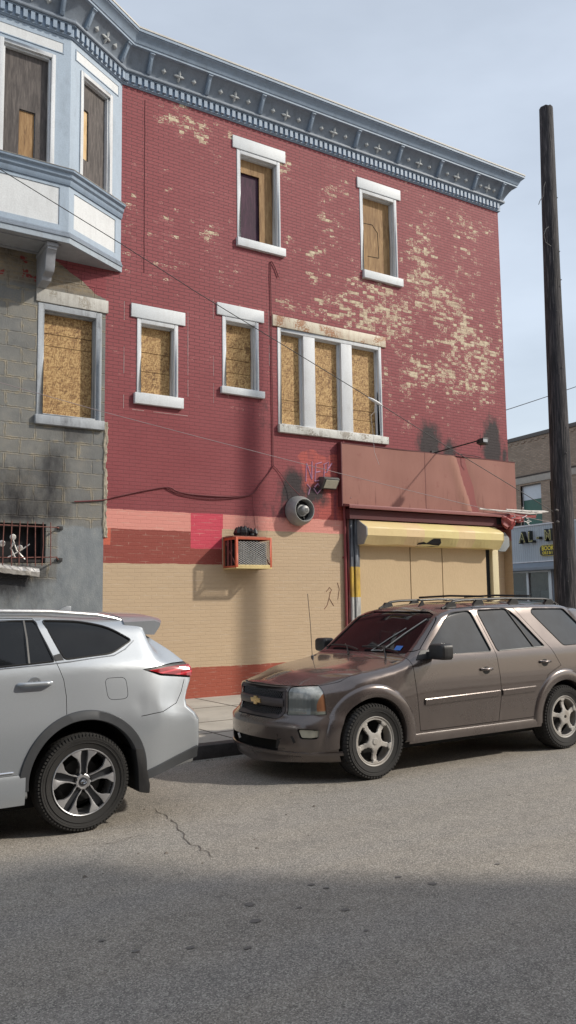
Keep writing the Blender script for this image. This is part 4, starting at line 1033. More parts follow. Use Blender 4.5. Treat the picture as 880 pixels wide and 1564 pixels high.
# ================================================================= UTILITY POLE
UP = thing('utility_pole', (PX, PY, .15), 'tall dark weathered wooden utility pole on the pavement behind the brown car', 'utility pole')
mb = MB(); n = 28; vs = []; rows = 90; H = 10.75
for j in range(rows+1):
    t = j/rows; z = .1+H*t; r0 = .205-.083*t
    cx = PX+.13*t+.012*math.sin(t*7); cy = PY
    for k in range(n):
        a = 2*math.pi*k/n
        r = r0*(1+.035*mnoise.noise(Vector((math.cos(a)*3, math.sin(a)*3, z*.35)))+.02*mnoise.noise(Vector((math.cos(a)*9, math.sin(a)*9, z*.5))))
        zz = z+(.03*mnoise.noise(Vector((math.cos(a)*4, math.sin(a)*4, 5))) if j == rows else 0)
        vs.append((cx+r*math.cos(a), cy+r*math.sin(a), zz))
mb.add(vs, [(j*n+k, j*n+(k+1) % n, (j+1)*n+(k+1) % n, (j+1)*n+k) for j in range(rows) for k in range(n)]+[tuple(rows*n+k for k in range(n)), tuple(reversed(range(n)))])
mb.build('pole_shaft', m_pole(), UP, smooth=True, angle=60)
mb = MB(); mb.tube([(11.80, PY-.1, 9.3), (11.72, PY-.12, 9.18), (11.70, PY-.12, 9.0), (11.60, PY-.12, 8.88), (11.56, PY-.12, 8.80)], .007, 5); mb.tube([(11.82, PY-.1, 8.45), (11.72, PY-.12, 8.38), (11.66, PY-.12, 8.25), (11.70, PY-.12, 8.12), (11.84, PY-.12, 8.08)], .007, 5); mb.build('loose_wire', CABLE, UP, smooth=True)
mb = MB()
for (zz_, dx) in [(3.28, -.22), (3.08, -.2)]: mb.tube([(PX-.17, PY-.08, zz_), (PX+dx-.04, PY-.1, zz_+.01)], .018, 6)
for k in range(16):
    rr = random.Random(k); a = rr.uniform(-2.6, -.9); z = rr.uniform(1.2, 9.5); t = (z-.1)/H; r = .205-.083*t; mb.tube([(PX+.13*t+(r-.01)*math.cos(a), PY+(r-.01)*math.sin(a), z), (PX+.13*t+(r+.014)*math.cos(a), PY+(r+.014)*math.sin(a), z)], .009, 6)
mb.build('bolt', plain('dull_bolt', (.12, .11, .11), .6, .4), UP)

# ================================================================= SHOP ACROSS THE SIDE STREET
SX, SY, SRZ = 28.956, 25.608, math.radians(-95.6)
SHP = thing('shop_building', (SX, SY, .15), 'two storey brown brick building with a grey blue shop front across the side street', 'building', rz=SRZ, world=False)
FB = m_far_brick('tan_far_brick', (.30, .23, .17), (.42, .33, .25), (.22, .20, .17)); BAND = plain('stone_band', (.38, .36, .32), .8, var=.15)
def lz(z): return z-.15
mb = MB()
wins = [(.10, 1.36, 3.9, 6.8), (1.9, 3.16, 3.9, 6.8), (3.7, 4.96, 3.9, 6.8), (-1.7, -.44, 3.9, 6.8), (5.5, 6.76, 3.9, 6.8), (7.3, 8.5, 3.9, 6.8)]
xs_ = sorted({-14., 26.}|{h for r in wins for h in r[:2]}); zs_ = [4.9, 6.8, 8.9]
for i in range(len(xs_)-1):
    for j in range(2):
        cx = (xs_[i]+xs_[i+1])/2; cz = (zs_[j]+zs_[j+1])/2
        if any(r[0] < cx < r[1] and cz < 6.8 for r in wins): continue
        mb.add([(xs_[i], 0, lz(zs_[j])), (xs_[i+1], 0, lz(zs_[j])), (xs_[i+1], 0, lz(zs_[j+1])), (xs_[i], 0, lz(zs_[j+1]))], [(0, 1, 2, 3)])
mb.add([(-14, 0, 0), (-14, 14, 0), (-14, 14, lz(8.9)), (-14, 0, lz(8.9))], [(0, 1, 2, 3)]); mb.add([(26, 0, 0), (26, 14, 0), (26, 14, lz(8.9)), (26, 0, lz(8.9))], [(0, 1, 2, 3)]); mb.add([(-14, 14, 0), (26, 14, 0), (26, 14, lz(8.9)), (-14, 14, lz(8.9))], [(0, 1, 2, 3)])
mb.add([(-14, 0, lz(8.6)), (26, 0, lz(8.6)), (26, 14, lz(8.6)), (-14, 14, lz(8.6))], [(0, 1, 2, 3)])
mb.build('wall', FB, SHP)
mb = MB(); mb.box(-14.05, 26.05, -.07, .3, lz(8.88), lz(9.06)); mb.build('coping', plain('dark_coping', (.10, .095, .09), .7), SHP, bevel=.02)
mb = MB()
for k in range(int(40/.42)): mb.box(-14+.42*k, -13.79+.42*k, -.035, 0.01, lz(8.72), lz(8.79))
mb.box(-14, 26, -.02, .01, lz(8.79), lz(8.87)); mb.build('dentil_course', FB, SHP)
mb = MB(); mb.box(-14, 26, -.035, .01, lz(6.88), lz(7.18)); mb.build('stone_band', BAND, SHP, bevel=.01)
mb = MB(); mb.box(-14, 26, -.06, -.0, lz(7.182), lz(7.24)); mb.build('band_cap', plain('sooty_ledge', (.07, .06, .055), .9, var=.4), SHP)
for r in wins:
    f = MB(); ring(f, r[0], r[1], lz(4.93), lz(6.8), .05, .10, .16); fo = f.build('window', plain('grey_window_frame', (.30, .32, .33), .6), SHP)
    f = MB(); f.box(r[0]+.05, r[1]-.05, .12, .13, lz(6.14), lz(6.75)); f.build('upper_pane', plain('pale_blind', (.55, .62, .68), .35, var=.06), fo)
    f = MB(); f.box(r[0]+.05, r[1]-.05, .13, .14, lz(4.98), lz(6.13)); f.build('lower_pane', plain('green_board', (.045, .13, .10), .5, var=.2), fo)
# fascia
FAS = m_fascia()
mb = MB(); mb.box(-9, 12, -.20, .02, lz(3.36), lz(4.93)); fa = mb.build('fascia', FAS, SHP)
mb = MB(); mb.box(-9, 12, -.24, .02, lz(4.93), lz(4.99)); mb.box(-9, 12, -.24, -.2, lz(3.33), lz(3.38)); mb.build('fascia_trim', plain('white_trim', (.60, .63, .66), .6, var=.2), SHP)
mb = MB(); mb.yz([(0, lz(3.32)), (-.22, lz(3.32)), (-.55, lz(3.10)), (-.55, lz(2.98)), (-.50, lz(2.96)), (0, lz(3.0))], -9, 12); mb.build('awning', plain('blue_grey_awning', (.19, .225, .265), .6), SHP, bevel=.01)
def text(s, size, x, z, y, depth, mat, parent, name, sx=1, bold=0):
    cu = bpy.data.curves.new('t', 'FONT'); cu.body = s; cu.size = size; cu.extrude = depth; cu.offset = bold; cu.resolution_u = 3
    o = bpy.data.objects.new('t', cu); COL.objects.link(o); dg = bpy.context.evaluated_depsgraph_get()
    me = bpy.data.meshes.new_from_object(o.evaluated_get(dg)); bpy.data.objects.remove(o)
    me.transform(Matrix.Translation((x, y, z)) @ Matrix.Rotation(math.pi/2, 4, 'X') @ Matrix.Diagonal((sx, 1, 1, 1)))
    me.materials.clear(); me.materials.append(mat); q = bpy.data.objects.new(name, me); COL.objects.link(q); q.parent = parent; OFF[q.name] = OFF.get(parent.name, (0, 0, 0)); return q
LB = plain('letter_black', (.02, .022, .02), .5); LY = plain('letter_yellow_edge', (.52, .50, .20), .5); YS = plain('sign_yellow', (.75, .62, .05), .5)
for k, (ch, xx) in enumerate([('A', .28), ('L', .83), ('-', 1.33), ('M', 1.80)]):
    a = text(ch, .72, xx, lz(4.20), -.30, .09, LB, SHP, 'letter', .86, .018); text(ch, .60, xx+.03, lz(4.235), -.405, .006, LY, a, 'letter_outline', .84, .008); text(ch, .53, xx+.055, lz(4.25), -.415, .006, LB, a, 'letter_face', .82, -.006)
BS = thing('shop_sign', (SX, SY, .15), 'small black oblong sign with yellow lettering on the grey blue fascia', 'sign', rz=SRZ, world=False)
def rrect(x0, x1, z0, z1, r, n=5):
    return [(cx+r*math.cos(a0+k*math.pi/2/n), cz+r*math.sin(a0+k*math.pi/2/n)) for cx, cz, a0 in ((x1-r, z1-r, 0), (x0+r, z1-r, math.pi/2), (x0+r, z0+r, math.pi), (x1-r, z0+r, 1.5*math.pi)) for k in range(n+1)]
mb = MB(); mb.xz(rrect(1.40, 3.3, lz(3.58), lz(4.02), .16), -.27, -.2); bb_ = mb.build('sign_face', LB, BS)
mb = MB(); mb.xz(rrect(1.385, 3.315, lz(3.565), lz(4.035), .17), -.262, -.205); mb.build('sign_rim', YS, BS)
text('BOOKS', .26, 1.52, lz(3.81), -.275, .004, YS, BS, 'lettering', .95, .006); text('OILS & I', .17, 1.55, lz(3.64), -.275, .004, YS, BS, 'lettering', 1, .004)
# shop front
mb = MB(); mb.box(-9, -1.32, -.05, .0, 0, lz(3.0)); mb.box(1.82, 1.9, -.05, 0, 0, lz(3.0)); mb.box(-9, 12, -.04, 0, 0, .45)
mb.build('shopfront_wall', plain('blue_grey_panel', (.18, .22, .27), .6), SHP)
fr = MB(); fr.box(-1.32, -1.14, -.09, .04, .45, lz(2.98)); fr.box(1.64, 1.82, -.09, .04, .45, lz(2.98)); fr.box(.29, .42, -.07, .04, .45, lz(2.98)); fr.box(-1.3, 1.8, -.08, .04, lz(2.9), lz(2.98))
sf = fr.build('shop_window', plain('pale_aluminium', (.45, .48, .50), .4, .4), SHP, bevel=.006)
fr = MB(); fr.box(-1.14, 1.64, -.0, .01, .45, lz(2.9)); gl = NT('shop_glass'); gl.out((.30, .36, .36), .04, 0, Transmission_Weight=.85, IOR=1.45); fr.build('glass', gl.m, sf)
fr = MB(); fr.box(-1.3, 6, .03, 2.2, 0, .02); fr.add([(-1.3, 2.2, 0), (6, 2.2, 0), (6, 2.2, lz(3)), (-1.3, 2.2, lz(3))], [(0, 1, 2, 3)]); fr.add([(-1.3, .0, lz(3)), (6, .0, lz(3)), (6, 2.2, lz(3)), (-1.3, 2.2, lz(3))], [(0, 1, 2, 3)]); fr.build('shop_interior', plain('shop_interior', (.16, .14, .12), .8, var=.5, scale=2), SHP)
rr = random.Random(8)
pc = [plain('poster_%s' % n_, c_, .6, var=.3) for n_, c_ in (('white', (.6, .62, .6)), ('cream', (.5, .44, .34)), ('red', (.3, .08, .07)), ('green', (.28, .36, .30)))]
for (a, b, c_, d_, mi) in [(-1.1, -.7, .5, 1.95, 0), (-.65, .25, 1.95, 2.5, 1), (-.3, .1, 2.1, 2.6, 2), (.46, 1.0, .5, 1.95, 0), (.5, .95, 2.2, 2.68, 1), (1.05, 1.58, 2.1, 2.6, 1), (1.1, 1.5, .6, 1.6, 3)]:
    f = MB(); f.box(a, b, .25+rr.random()*.5, .27+.8, lz(c_+.15), lz(d_+.15)); f.build('display', pc[mi], SHP)
fr = MB(); fr.box(1.95, 2.9, -.02, .0, 0, lz(2.9)); fr.build('door', plain('dark_blue_door', (.02, .03, .055), .5), SHP)
fr = MB(); fr.box(2.92, 12, -.05, 0, 0, lz(3.0)); fr.build('shopfront_wall', plain('blue_grey_panel', (.18, .22, .27), .6), SHP)
wire('overhead_cable', catenary((30.5, 24.5, 9.6), (11.95, 9.6, 10.4), .25) if False else catenary((18.6, 17.8, 7.3), (30, 16, 11.6), .1), .012, 'thin dark cable in the sky above the brown brick building', mat=CABLE)

# ================================================================= ROW OF BUILDINGS BEHIND THE PHOTOGRAPHER (their shade falls on the road)
def rowhouse(x0, x1, yf, h, c1, c2, label, group='row houses on the near side of the street'):
    T_ = thing('row_house', ((x0+x1)/2, yf, .15), label, 'building', group)
    fbk = m_far_brick('row_brick_%d' % int(x0*10+500), c1, c2, (.2, .18, .16)); mb = MB()
    wx = []; k = x0+.7
    while k+1.1 < x1-.3: wx.append(k); k += 1.9
    hs = [(a, a+1.0, z_, z_+1.7) for a in wx for z_ in (1.2, 4.4, 7.4) if z_+2 < h]
    wall_grid(mb, x0, x1, .12, h, 0, hs, step=50, depth=.2)
    vs = mb.v; mb.v = [(x, yf-y, z) for x, y, z in vs]
    mb.add([(x0, yf, .12), (x0, yf-10, .12), (x0, yf-10, h), (x0, yf, h)], [(0, 1, 2, 3)]); mb.add([(x1, yf, .12), (x1, yf-10, .12), (x1, yf-10, h), (x1, yf, h)], [(0, 1, 2, 3)]); mb.add([(x0, yf-10, .12), (x1, yf-10, .12), (x1, yf-10, h), (x0, yf-10, h)], [(0, 1, 2, 3)]); mb.add([(x0, yf, h), (x1, yf, h), (x1, yf-10, h), (x0, yf-10, h)], [(0, 1, 2, 3)])
    mb.build('wall', fbk, T_)
    mb = MB(); mb.box(x0, x1, yf-.02, yf+.3, h-.45, h+.02); mb.build('cornice', plain('row_cornice', (.3, .27, .24), .7), T_, bevel=.03)
    gm = plain('dark_window_glass', (.03, .035, .04), .08)
    for r in hs:
        f = MB(); 
        for q in ((r[0], r[0]+.07, r[2], r[3]), (r[1]-.07, r[1], r[2], r[3]), (r[0]+.07, r[1]-.07, r[3]-.07, r[3]), (r[0]+.07, r[1]-.07, r[2], r[2]+.07), (r[0]+.07, r[1]-.07, (r[2]+r[3])/2-.03, (r[2]+r[3])/2+.03)): f.box(q[0], q[1], yf-.12, yf-.05, q[2], q[3])
        w_ = f.build('window', plain('row_frame_white', (.6, .6, .58), .5), T_); f = MB(); f.box(r[0]+.07, r[1]-.07, yf-.11, yf-.1, r[2]+.07, r[3]-.07); f.build('pane', gm, w_)
rowhouse(-14, -5.0, -2.95, 9.9, (.22, .09, .06), (.3, .13, .09), 'red brick row house facing the block building')
rowhouse(-4.98, 4.0, -2.95, 10.0, (.27, .2, .14), (.35, .27, .2), 'tan brick row house behind the photographer')
rowhouse(4.02, CORNX, -2.95, 10.0, (.24, .12, .09), (.32, .17, .12), 'brown brick corner house on the near side of the street')
# ================================================================= CARS
def interp(keys, x):
    """smooth (Catmull / monotone) interpolation of [(x, v...)]"""
    xs = [k[0] for k in keys]
    if x <= xs[0]: return keys[0][1:]
    if x >= xs[-1]: return keys[-1][1:]
    i = max(j for j in range(len(xs)) if xs[j] <= x); i = min(i, len(xs)-2)
    h = xs[i+1]-xs[i]; t = (x-xs[i])/h; out = []
    for c in range(1, len(keys[0])):
        v0, v1 = keys[i][c], keys[i+1][c]
        d = (v1-v0)/h
        def slope(j):
            if j <= 0 or j >= len(xs)-1: return None
            a = (keys[j][c]-keys[j-1][c])/(xs[j]-xs[j-1]); b = (keys[j+1][c]-keys[j][c])/(xs[j+1]-xs[j])
            if a*b <= 0: return 0
            return 2*a*b/(a+b)
        m0 = slope(i); m1 = slope(i+1); m0 = d if m0 is None else m0; m1 = d if m1 is None else m1
        out.append((2*t**3-3*t**2+1)*v0+(t**3-2*t**2+t)*h*m0+(-2*t**3+3*t**2)*v1+(t**3-t**2)*h*m1)
    return tuple(out)
def bez(p, q, r, n):
    return [((1-t)**2*p[0]+2*t*(1-t)*q[0]+t*t*r[0], (1-t)**2*p[1]+2*t*(1-t)*q[1]+t*t*r[1]) for t in [i/n for i in range(n+1)]]
def roundpoly(pts, rad, nseg, ncor=4):
    """pts: control pts; rad: radius at interior pts; nseg: subdivisions per straight; fixed counts"""
    out = []; cur = pts[0]
    for i in range(1, len(pts)):
        q = pts[i]
        if i < len(pts)-1:
            a = Vector(q)-Vector(pts[i-1]); b = Vector(pts[i+1])-Vector(q)
            r = min(rad[i], a.length*.48, b.length*.48)
            s = Vector(q)-a.normalized()*r; e = Vector(q)+b.normalized()*r
        else: s = Vector(q)
        for k in range(nseg[i-1]): t = k/nseg[i-1]; out.append((cur[0]+(s[0]-cur[0])*t, cur[1]+(s[1]-cur[1])*t))
        if i < len(pts)-1:
            out += bez(tuple(s), q, tuple(e), ncor)[:-1]; cur = tuple(e)
        else: out.append(tuple(q))
    return out
class Car:
    def __init__(s, keys, x0, x1, front, rear, ff, fr_, dx=.05):
        """keys: x -> zb, wr, wm, zm, ws, zs, wt, zte, ztc ; front/rear(y,z) -> x shift"""
        st = []; x = x0
        while x < x1-1e-6: st.append(x); x += dx
        st.append(x1); secs = []
        for x in st:
            zb, wr, wm, zm, ws, zs, wt, zte, ztc = interp(keys, x)
            pts = [(0, zb-.05), (wr-.03, zb), (wr, zb+.03), (wm, zm), (ws, zs), (wt, zte), (wt*.5, zte+.78*(ztc-zte)), (0, ztc)]
            rad = [0, .02, .03, .16, s.rs(x), s.rt(x), .3, 0]
            P = roundpoly(pts, rad, [5, 1, 3, 3, 8, 5, 5], 5)
            secs.append(P)
        n = len(secs[0]); full = 2*n-2
        vs = []; s.dents = getattr(s, 'dents', ())
        for x, P in zip(st, secs):
            loop = [(y, z) for y, z in P]+[(-y, z) for y, z in reversed(P[1:-1])]
            for y, z in loop:
                a = (1-smoothstep(x0, x0+ff, x)); b = smoothstep(x1-fr_, x1, x)
                X_ = x+a*front(y, z)+b*rear(y, z); yd = 0
                if y < 0:
                    for (dx_, dz_, rx_, rz_, dd_) in s.dents: yd += dd_*math.exp(-((X_-dx_)/rx_)**2-((z-dz_)/rz_)**2)
                vs.append((X_, y+yd, z))
        fs = [(i*full+k, i*full+(k+1) % full, (i+1)*full+(k+1) % full, (i+1)*full+k) for i in range(len(st)-1) for k in range(full)]
        # end caps: rows between mirrored points
        for end, fn, X in ((0, front, x0), (len(st)-1, rear, x1)):
            P = secs[end]; rows = []
            for k in range(n):
                a = end*full+k; b = end*full+((full-k) % full); y, z = P[k]
                if k in (0, n-1): rows.append([a]); continue
                row = [a]
                M = 14
                for j in range(1, M):
                    yy = y*(1-2*j/M); row.append(len(vs)); vs.append((X+fn(yy, z), yy, z))
                row.append(b); rows.append(row)
            for k in range(n-1):
                r0, r1 = rows[k], rows[k+1]
                if len(r0) == 1:
                    for j in range(len(r1)-1): fs.append((r0[0], r1[j], r1[j+1]))
                elif len(r1) == 1:
                    for j in range(len(r0)-1): fs.append((r0[j], r0[j+1], r1[0]))
                else:
                    for j in range(len(r0)-1): fs.append((r0[j], r0[j+1], r1[j+1], r1[j]))
        me = bpy.data.meshes.new('loft'); me.from_pydata(vs, [], fs)
        bm = bmesh.new(); bm.from_mesh(me); bmesh.ops.remove_doubles(bm, verts=bm.verts, dist=.0004); bmesh.ops.dissolve_degenerate(bm, edges=bm.edges, dist=.0003); bmesh.ops.recalc_face_normals(bm, faces=bm.faces)
        bm.to_mesh(me); bm.normal_update(); s.bv = BVHTree.FromBMesh(bm)
        bm.faces.ensure_lookup_table(); s.fn = [f.normal.copy() for f in bm.faces]
        s.fv = [[v.index for v in f.verts] for f in bm.faces]; s.co = [v.co.copy() for v in bm.verts]; s.vn = [v.normal.copy() for v in bm.verts]
        bm.free(); me.update(); s.me = me
    def rs(s, x): return .06
    def rt(s, x): return .06
    def inset(s, d):
        me = s.me.copy()
        for v in me.vertices: v.co = s.co[v.index]-s.vn[v.index]*d
        return me
    def surf(s, x, z, side=-1):
        """y of the flank at (x, z)"""
        for k in range(16):
            h = s.bv.ray_cast(Vector((x+(.01*k if x < 1 else -.01*k), side*3, z+(.01*k if z < .8 else -.01*k))), Vector((0, -side, 0)))
            if h[0]: return h[0].y
        return side*.8
    def nrm(s, p):
        loc, n, i, d = s.bv.find_nearest(p)
        if i is None: return Vector((0, 0, 1)), 9
        w = Vector((0, 0, 0)); 
        for vi in s.fv[i]: w += s.vn[vi]/(1e-4+(s.co[vi]-loc).length**2)
        return w.normalized(), d
def tmpobj(me): o = bpy.data.objects.new('tmp', me); COL.objects.link(o); return o
def boolean(me, ops):
    """ops: list of ('DIFFERENCE'|'INTERSECT'|'UNION', mesh)"""
    o = tmpobj(me); ts = []
    for op, m in ops:
        c = tmpobj(m); ts.append(c); md = o.modifiers.new('b', 'BOOLEAN'); md.operation = op; md.object = c; md.solver = 'EXACT'
    dg = bpy.context.evaluated_depsgraph_get(); dg.update()
    r = bpy.data.meshes.new_from_object(o.evaluated_get(dg))
    bpy.data.objects.remove(o)
    for c in ts: bpy.data.objects.remove(c)
    return r
def inlay(car, prism, d):
    me = boolean(car.me.copy(), [('INTERSECT', prism)])
    for v in me.vertices:
        n, dist = car.nrm(v.co)
        if dist < .001: v.co -= n*d
    return me
def mbmesh(mb):
    me = bpy.data.meshes.new('c'); me.from_pydata([tuple(v) for v in mb.v], [], mb.f); bm = bmesh.new(); bm.from_mesh(me); bmesh.ops.remove_doubles(bm, verts=bm.verts, dist=1e-5); bmesh.ops.recalc_face_normals(bm, faces=bm.faces); bm.to_mesh(me); bm.free(); return me
def prism_side(poly, sides=(-1, 1), y0=.42, y1=1.3):
    mb = MB()
    for sgn in sides: mb.xz(poly, sgn*y0, sgn*y1)
    return mbmesh(mb)
def strip(pts, w):
    P = [Vector(p) for p in pts]; L = []; Rr = []
    for i, p in enumerate(P):
        d = (P[min(i+1, len(P)-1)]-P[max(i-1, 0)]).normalized(); n = Vector((-d.y, d.x))*w; L.append(tuple(p+n)); Rr.append(tuple(p-n))
    return L+Rr[::-1]
def prism_front(poly, x0, x1):
    mb = MB(); mb.yz(poly, x0, x1); return mbmesh(mb)
def roundc(poly, r, n=4):
    """round the corners of a closed polygon"""
    out = []; N = len(poly)
    for i in range(N):
        q = Vector(poly[i]); a = Vector(poly[i-1])-q; b = Vector(poly[(i+1) % N])-q
        rr = min(r if not isinstance(r, (list, tuple)) else r[i], a.length*.45, b.length*.45)
        out += bez(tuple(q+a.normalized()*rr), tuple(q), tuple(q+b.normalized()*rr), n)
    return out
def finish(me, car, name, mats, parent, d=0, inner=1, thr=.006, label=None, smooth=True):
    """mats[0] outside, mats[inner] where the face is off the original surface; loft normals outside"""
    me.materials.clear()
    for m in mats: me.materials.append(m)
    off = []
    for p in me.polygons:
        n, dist = car.nrm(p.center); o = abs(dist-d) > thr or (abs(n.dot(p.normal)) < .8)
        off.append(o); p.material_index = inner if o and len(mats) > 1 else 0; p.use_smooth = True
    loops = [None]*len(me.loops)
    for p, o in zip(me.polygons, off):
        for li in p.loop_indices:
            if o: loops[li] = p.normal.copy(); continue
            n, dist = car.nrm(me.vertices[me.loops[li].vertex_index].co)
            loops[li] = n if n.dot(p.normal) > .55 else p.normal.copy()
    me.normals_split_custom_set([tuple(v) for v in loops]); me.name = name
    ob = bpy.data.objects.new(name, me); COL.objects.link(ob); ob.parent = parent; OFF[ob.name] = (0, 0, 0)
    if label: ob['label'] = label
    return ob
GLASSM = {}
def car_glass(name, col=(.012, .014, .016), rough=.03, ior=1.7):
    t = NT(name); o = t.objc(); t.out(t.mix(t.mapr(t.noise(o, 3, 4, .6), .4, .7, 0, .3), col, tuple(min(1, k*2.5+.01) for k in col)), rough, 0, IOR=ior, Coat_Weight=0); return t.m
TYRE = m_tyre = plain('tyre_rubber', (.024, .023, .022), .78, var=.35, scale=12, bump=.002)
BTRIM = plain('black_trim', (.02, .02, .021), .45, var=.2)
GTRIM = plain('grey_cladding', (.05, .053, .058), .6, var=.12)
DHOLE = plain('wheel_well', (.006, .006, .006), .95)
CHROME = plain('chrome', (.75, .75, .76), .12, 1, var=.05)

def tyre(parent, c, R_, w, rim_r, side=-1, seed=0, lug=.004, n=60):
    """tyre with shoulders and tread blocks; axis along y, outer side = side"""
    cx, cy, cz = c; mb = MB(); o = side
    prof = [(rim_r-.01, -w*.40), (rim_r+.012, -w*.44), (R_*.72+rim_r*.28, -w*.50), (R_*.9, -w*.47), (R_-.012, -w*.40), (R_-.003, -w*.33), (R_, -w*.2), (R_, 0), (R_, w*.2), (R_-.003, w*.33), (R_-.012, w*.40), (R_*.9, w*.47), (R_*.72+rim_r*.28, w*.50), (rim_r+.012, w*.44), (rim_r-.01, w*.40)]
    mb.lathe(prof, c, 'y', 72, closed=True)
    for k in range(n):      # tread blocks
        a = 2*math.pi*k/n
        for (h0, h1, sh) in ((-.47, -.30, 0), (-.26, -.06, .5), (-.02, .2, 0), (.24, .3, .5), (.30, .47, 0)):
            a0 = a+sh*2*math.pi/n; a1 = a0+2*math.pi/n*.62
            pts = []
            for (aa, rr_) in ((a0, R_-.02), (a1, R_-.02), (a1, R_+lug), (a0, R_+lug)):
                for h in (h0, h1):
                    r_ = rr_ - (.016 if abs(h) > .4 else 0); pts.append((cx+r_*math.cos(aa), cy+h*w, cz+r_*math.sin(aa)))
            mb.add(pts, [(0, 1, 3, 2), (2, 3, 5, 4), (4, 5, 7, 6), (6, 7, 1, 0), (0, 2, 4, 6), (1, 7, 5, 3)])
    # flatten contact
    mb.v = [(x, y, max(z, .001)) for x, y, z in mb.v]
    # sidewall rings
    for rr_ in (R_*.86, R_*.80): mb.lathe([(rr_-.003, o*w*.485), (rr_, o*w*.498), (rr_+.003, o*w*.485)], c, 'y', 72, closed=True)
    return mb.build('tyre', TYRE, parent, smooth=True, angle=40)
def annulus_sector(cx, cz, y0, y1, r0, r1, a0, a1, mb, n=8, m=0):
    P = [(cx+r0*math.cos(a0+(a1-a0)*k/n), cz+r0*math.sin(a0+(a1-a0)*k/n)) for k in range(n+1)]+[(cx+r1*math.cos(a1+(a0-a1)*k/n), cz+r1*math.sin(a1+(a0-a1)*k/n)) for k in range(n+1)]
    mb.xz(P, y0, y1, m)

# ---------------------------------------------------------------- brown SUV
class TB(Car):
    def rs(s, x): return .05 if x > .3 else .09
    def rt(s, x): return .055 if x > .9 else .05
TBK = [  # x, zb, wr, wm, zm, ws, zs, wt, zte, ztc
 (-.93, .21, .72, .80, .50, .72, .84, .62, .905, .935),
 (-.70, .195, .84, .88, .55, .81, .88, .72, .95, .985),
 (-.45, .20, .89, .915, .62, .855, .93, .765, .99, 1.03),
 (.0, .30, .905, .93, .72, .885, .99, .81, 1.05, 1.09),
 (.35, .31, .905, .93, .76, .90, 1.05, .83, 1.105, 1.14),
 (.50, .31, .905, .93, .78, .903, 1.09, .82, 1.15, 1.175),
 (.66, .31, .905, .93, .80, .905, 1.115, .80, 1.255, 1.30),
 (.85, .31, .905, .93, .80, .905, 1.13, .775, 1.41, 1.465),
 (1.06, .31, .905, .93, .80, .905, 1.135, .74, 1.575, 1.635),
 (1.22, .31, .905, .93, .80, .905, 1.14, .715, 1.635, 1.70),
 (1.50, .31, .905, .93, .80, .905, 1.14, .70, 1.675, 1.735),
 (2.1, .31, .905, .93, .80, .905, 1.145, .695, 1.695, 1.755),
 (2.8, .31, .905, .93, .80, .905, 1.15, .69, 1.69, 1.75),
 (3.4, .31, .90, .925, .80, .90, 1.155, .68, 1.665, 1.725),
 (3.94, .34, .86, .90, .78, .87, 1.16, .65, 1.63, 1.69)]
def tb_front(y, z):
    a = abs(y)/.93
    s = .42*a**2.7+.02*a
    s += .10*smoothstep(.585, .65, z)+.05*smoothstep(.86, .96, z)
    s += .05*(1-smoothstep(.20, .36, z))
    return s
def tb_rear(y, z):
    a = abs(y)/.93
    return -(.16*a**2.6+.05*smoothstep(.62, .72, z)+.34*smoothstep(1.12, 1.75, z)**1.0)
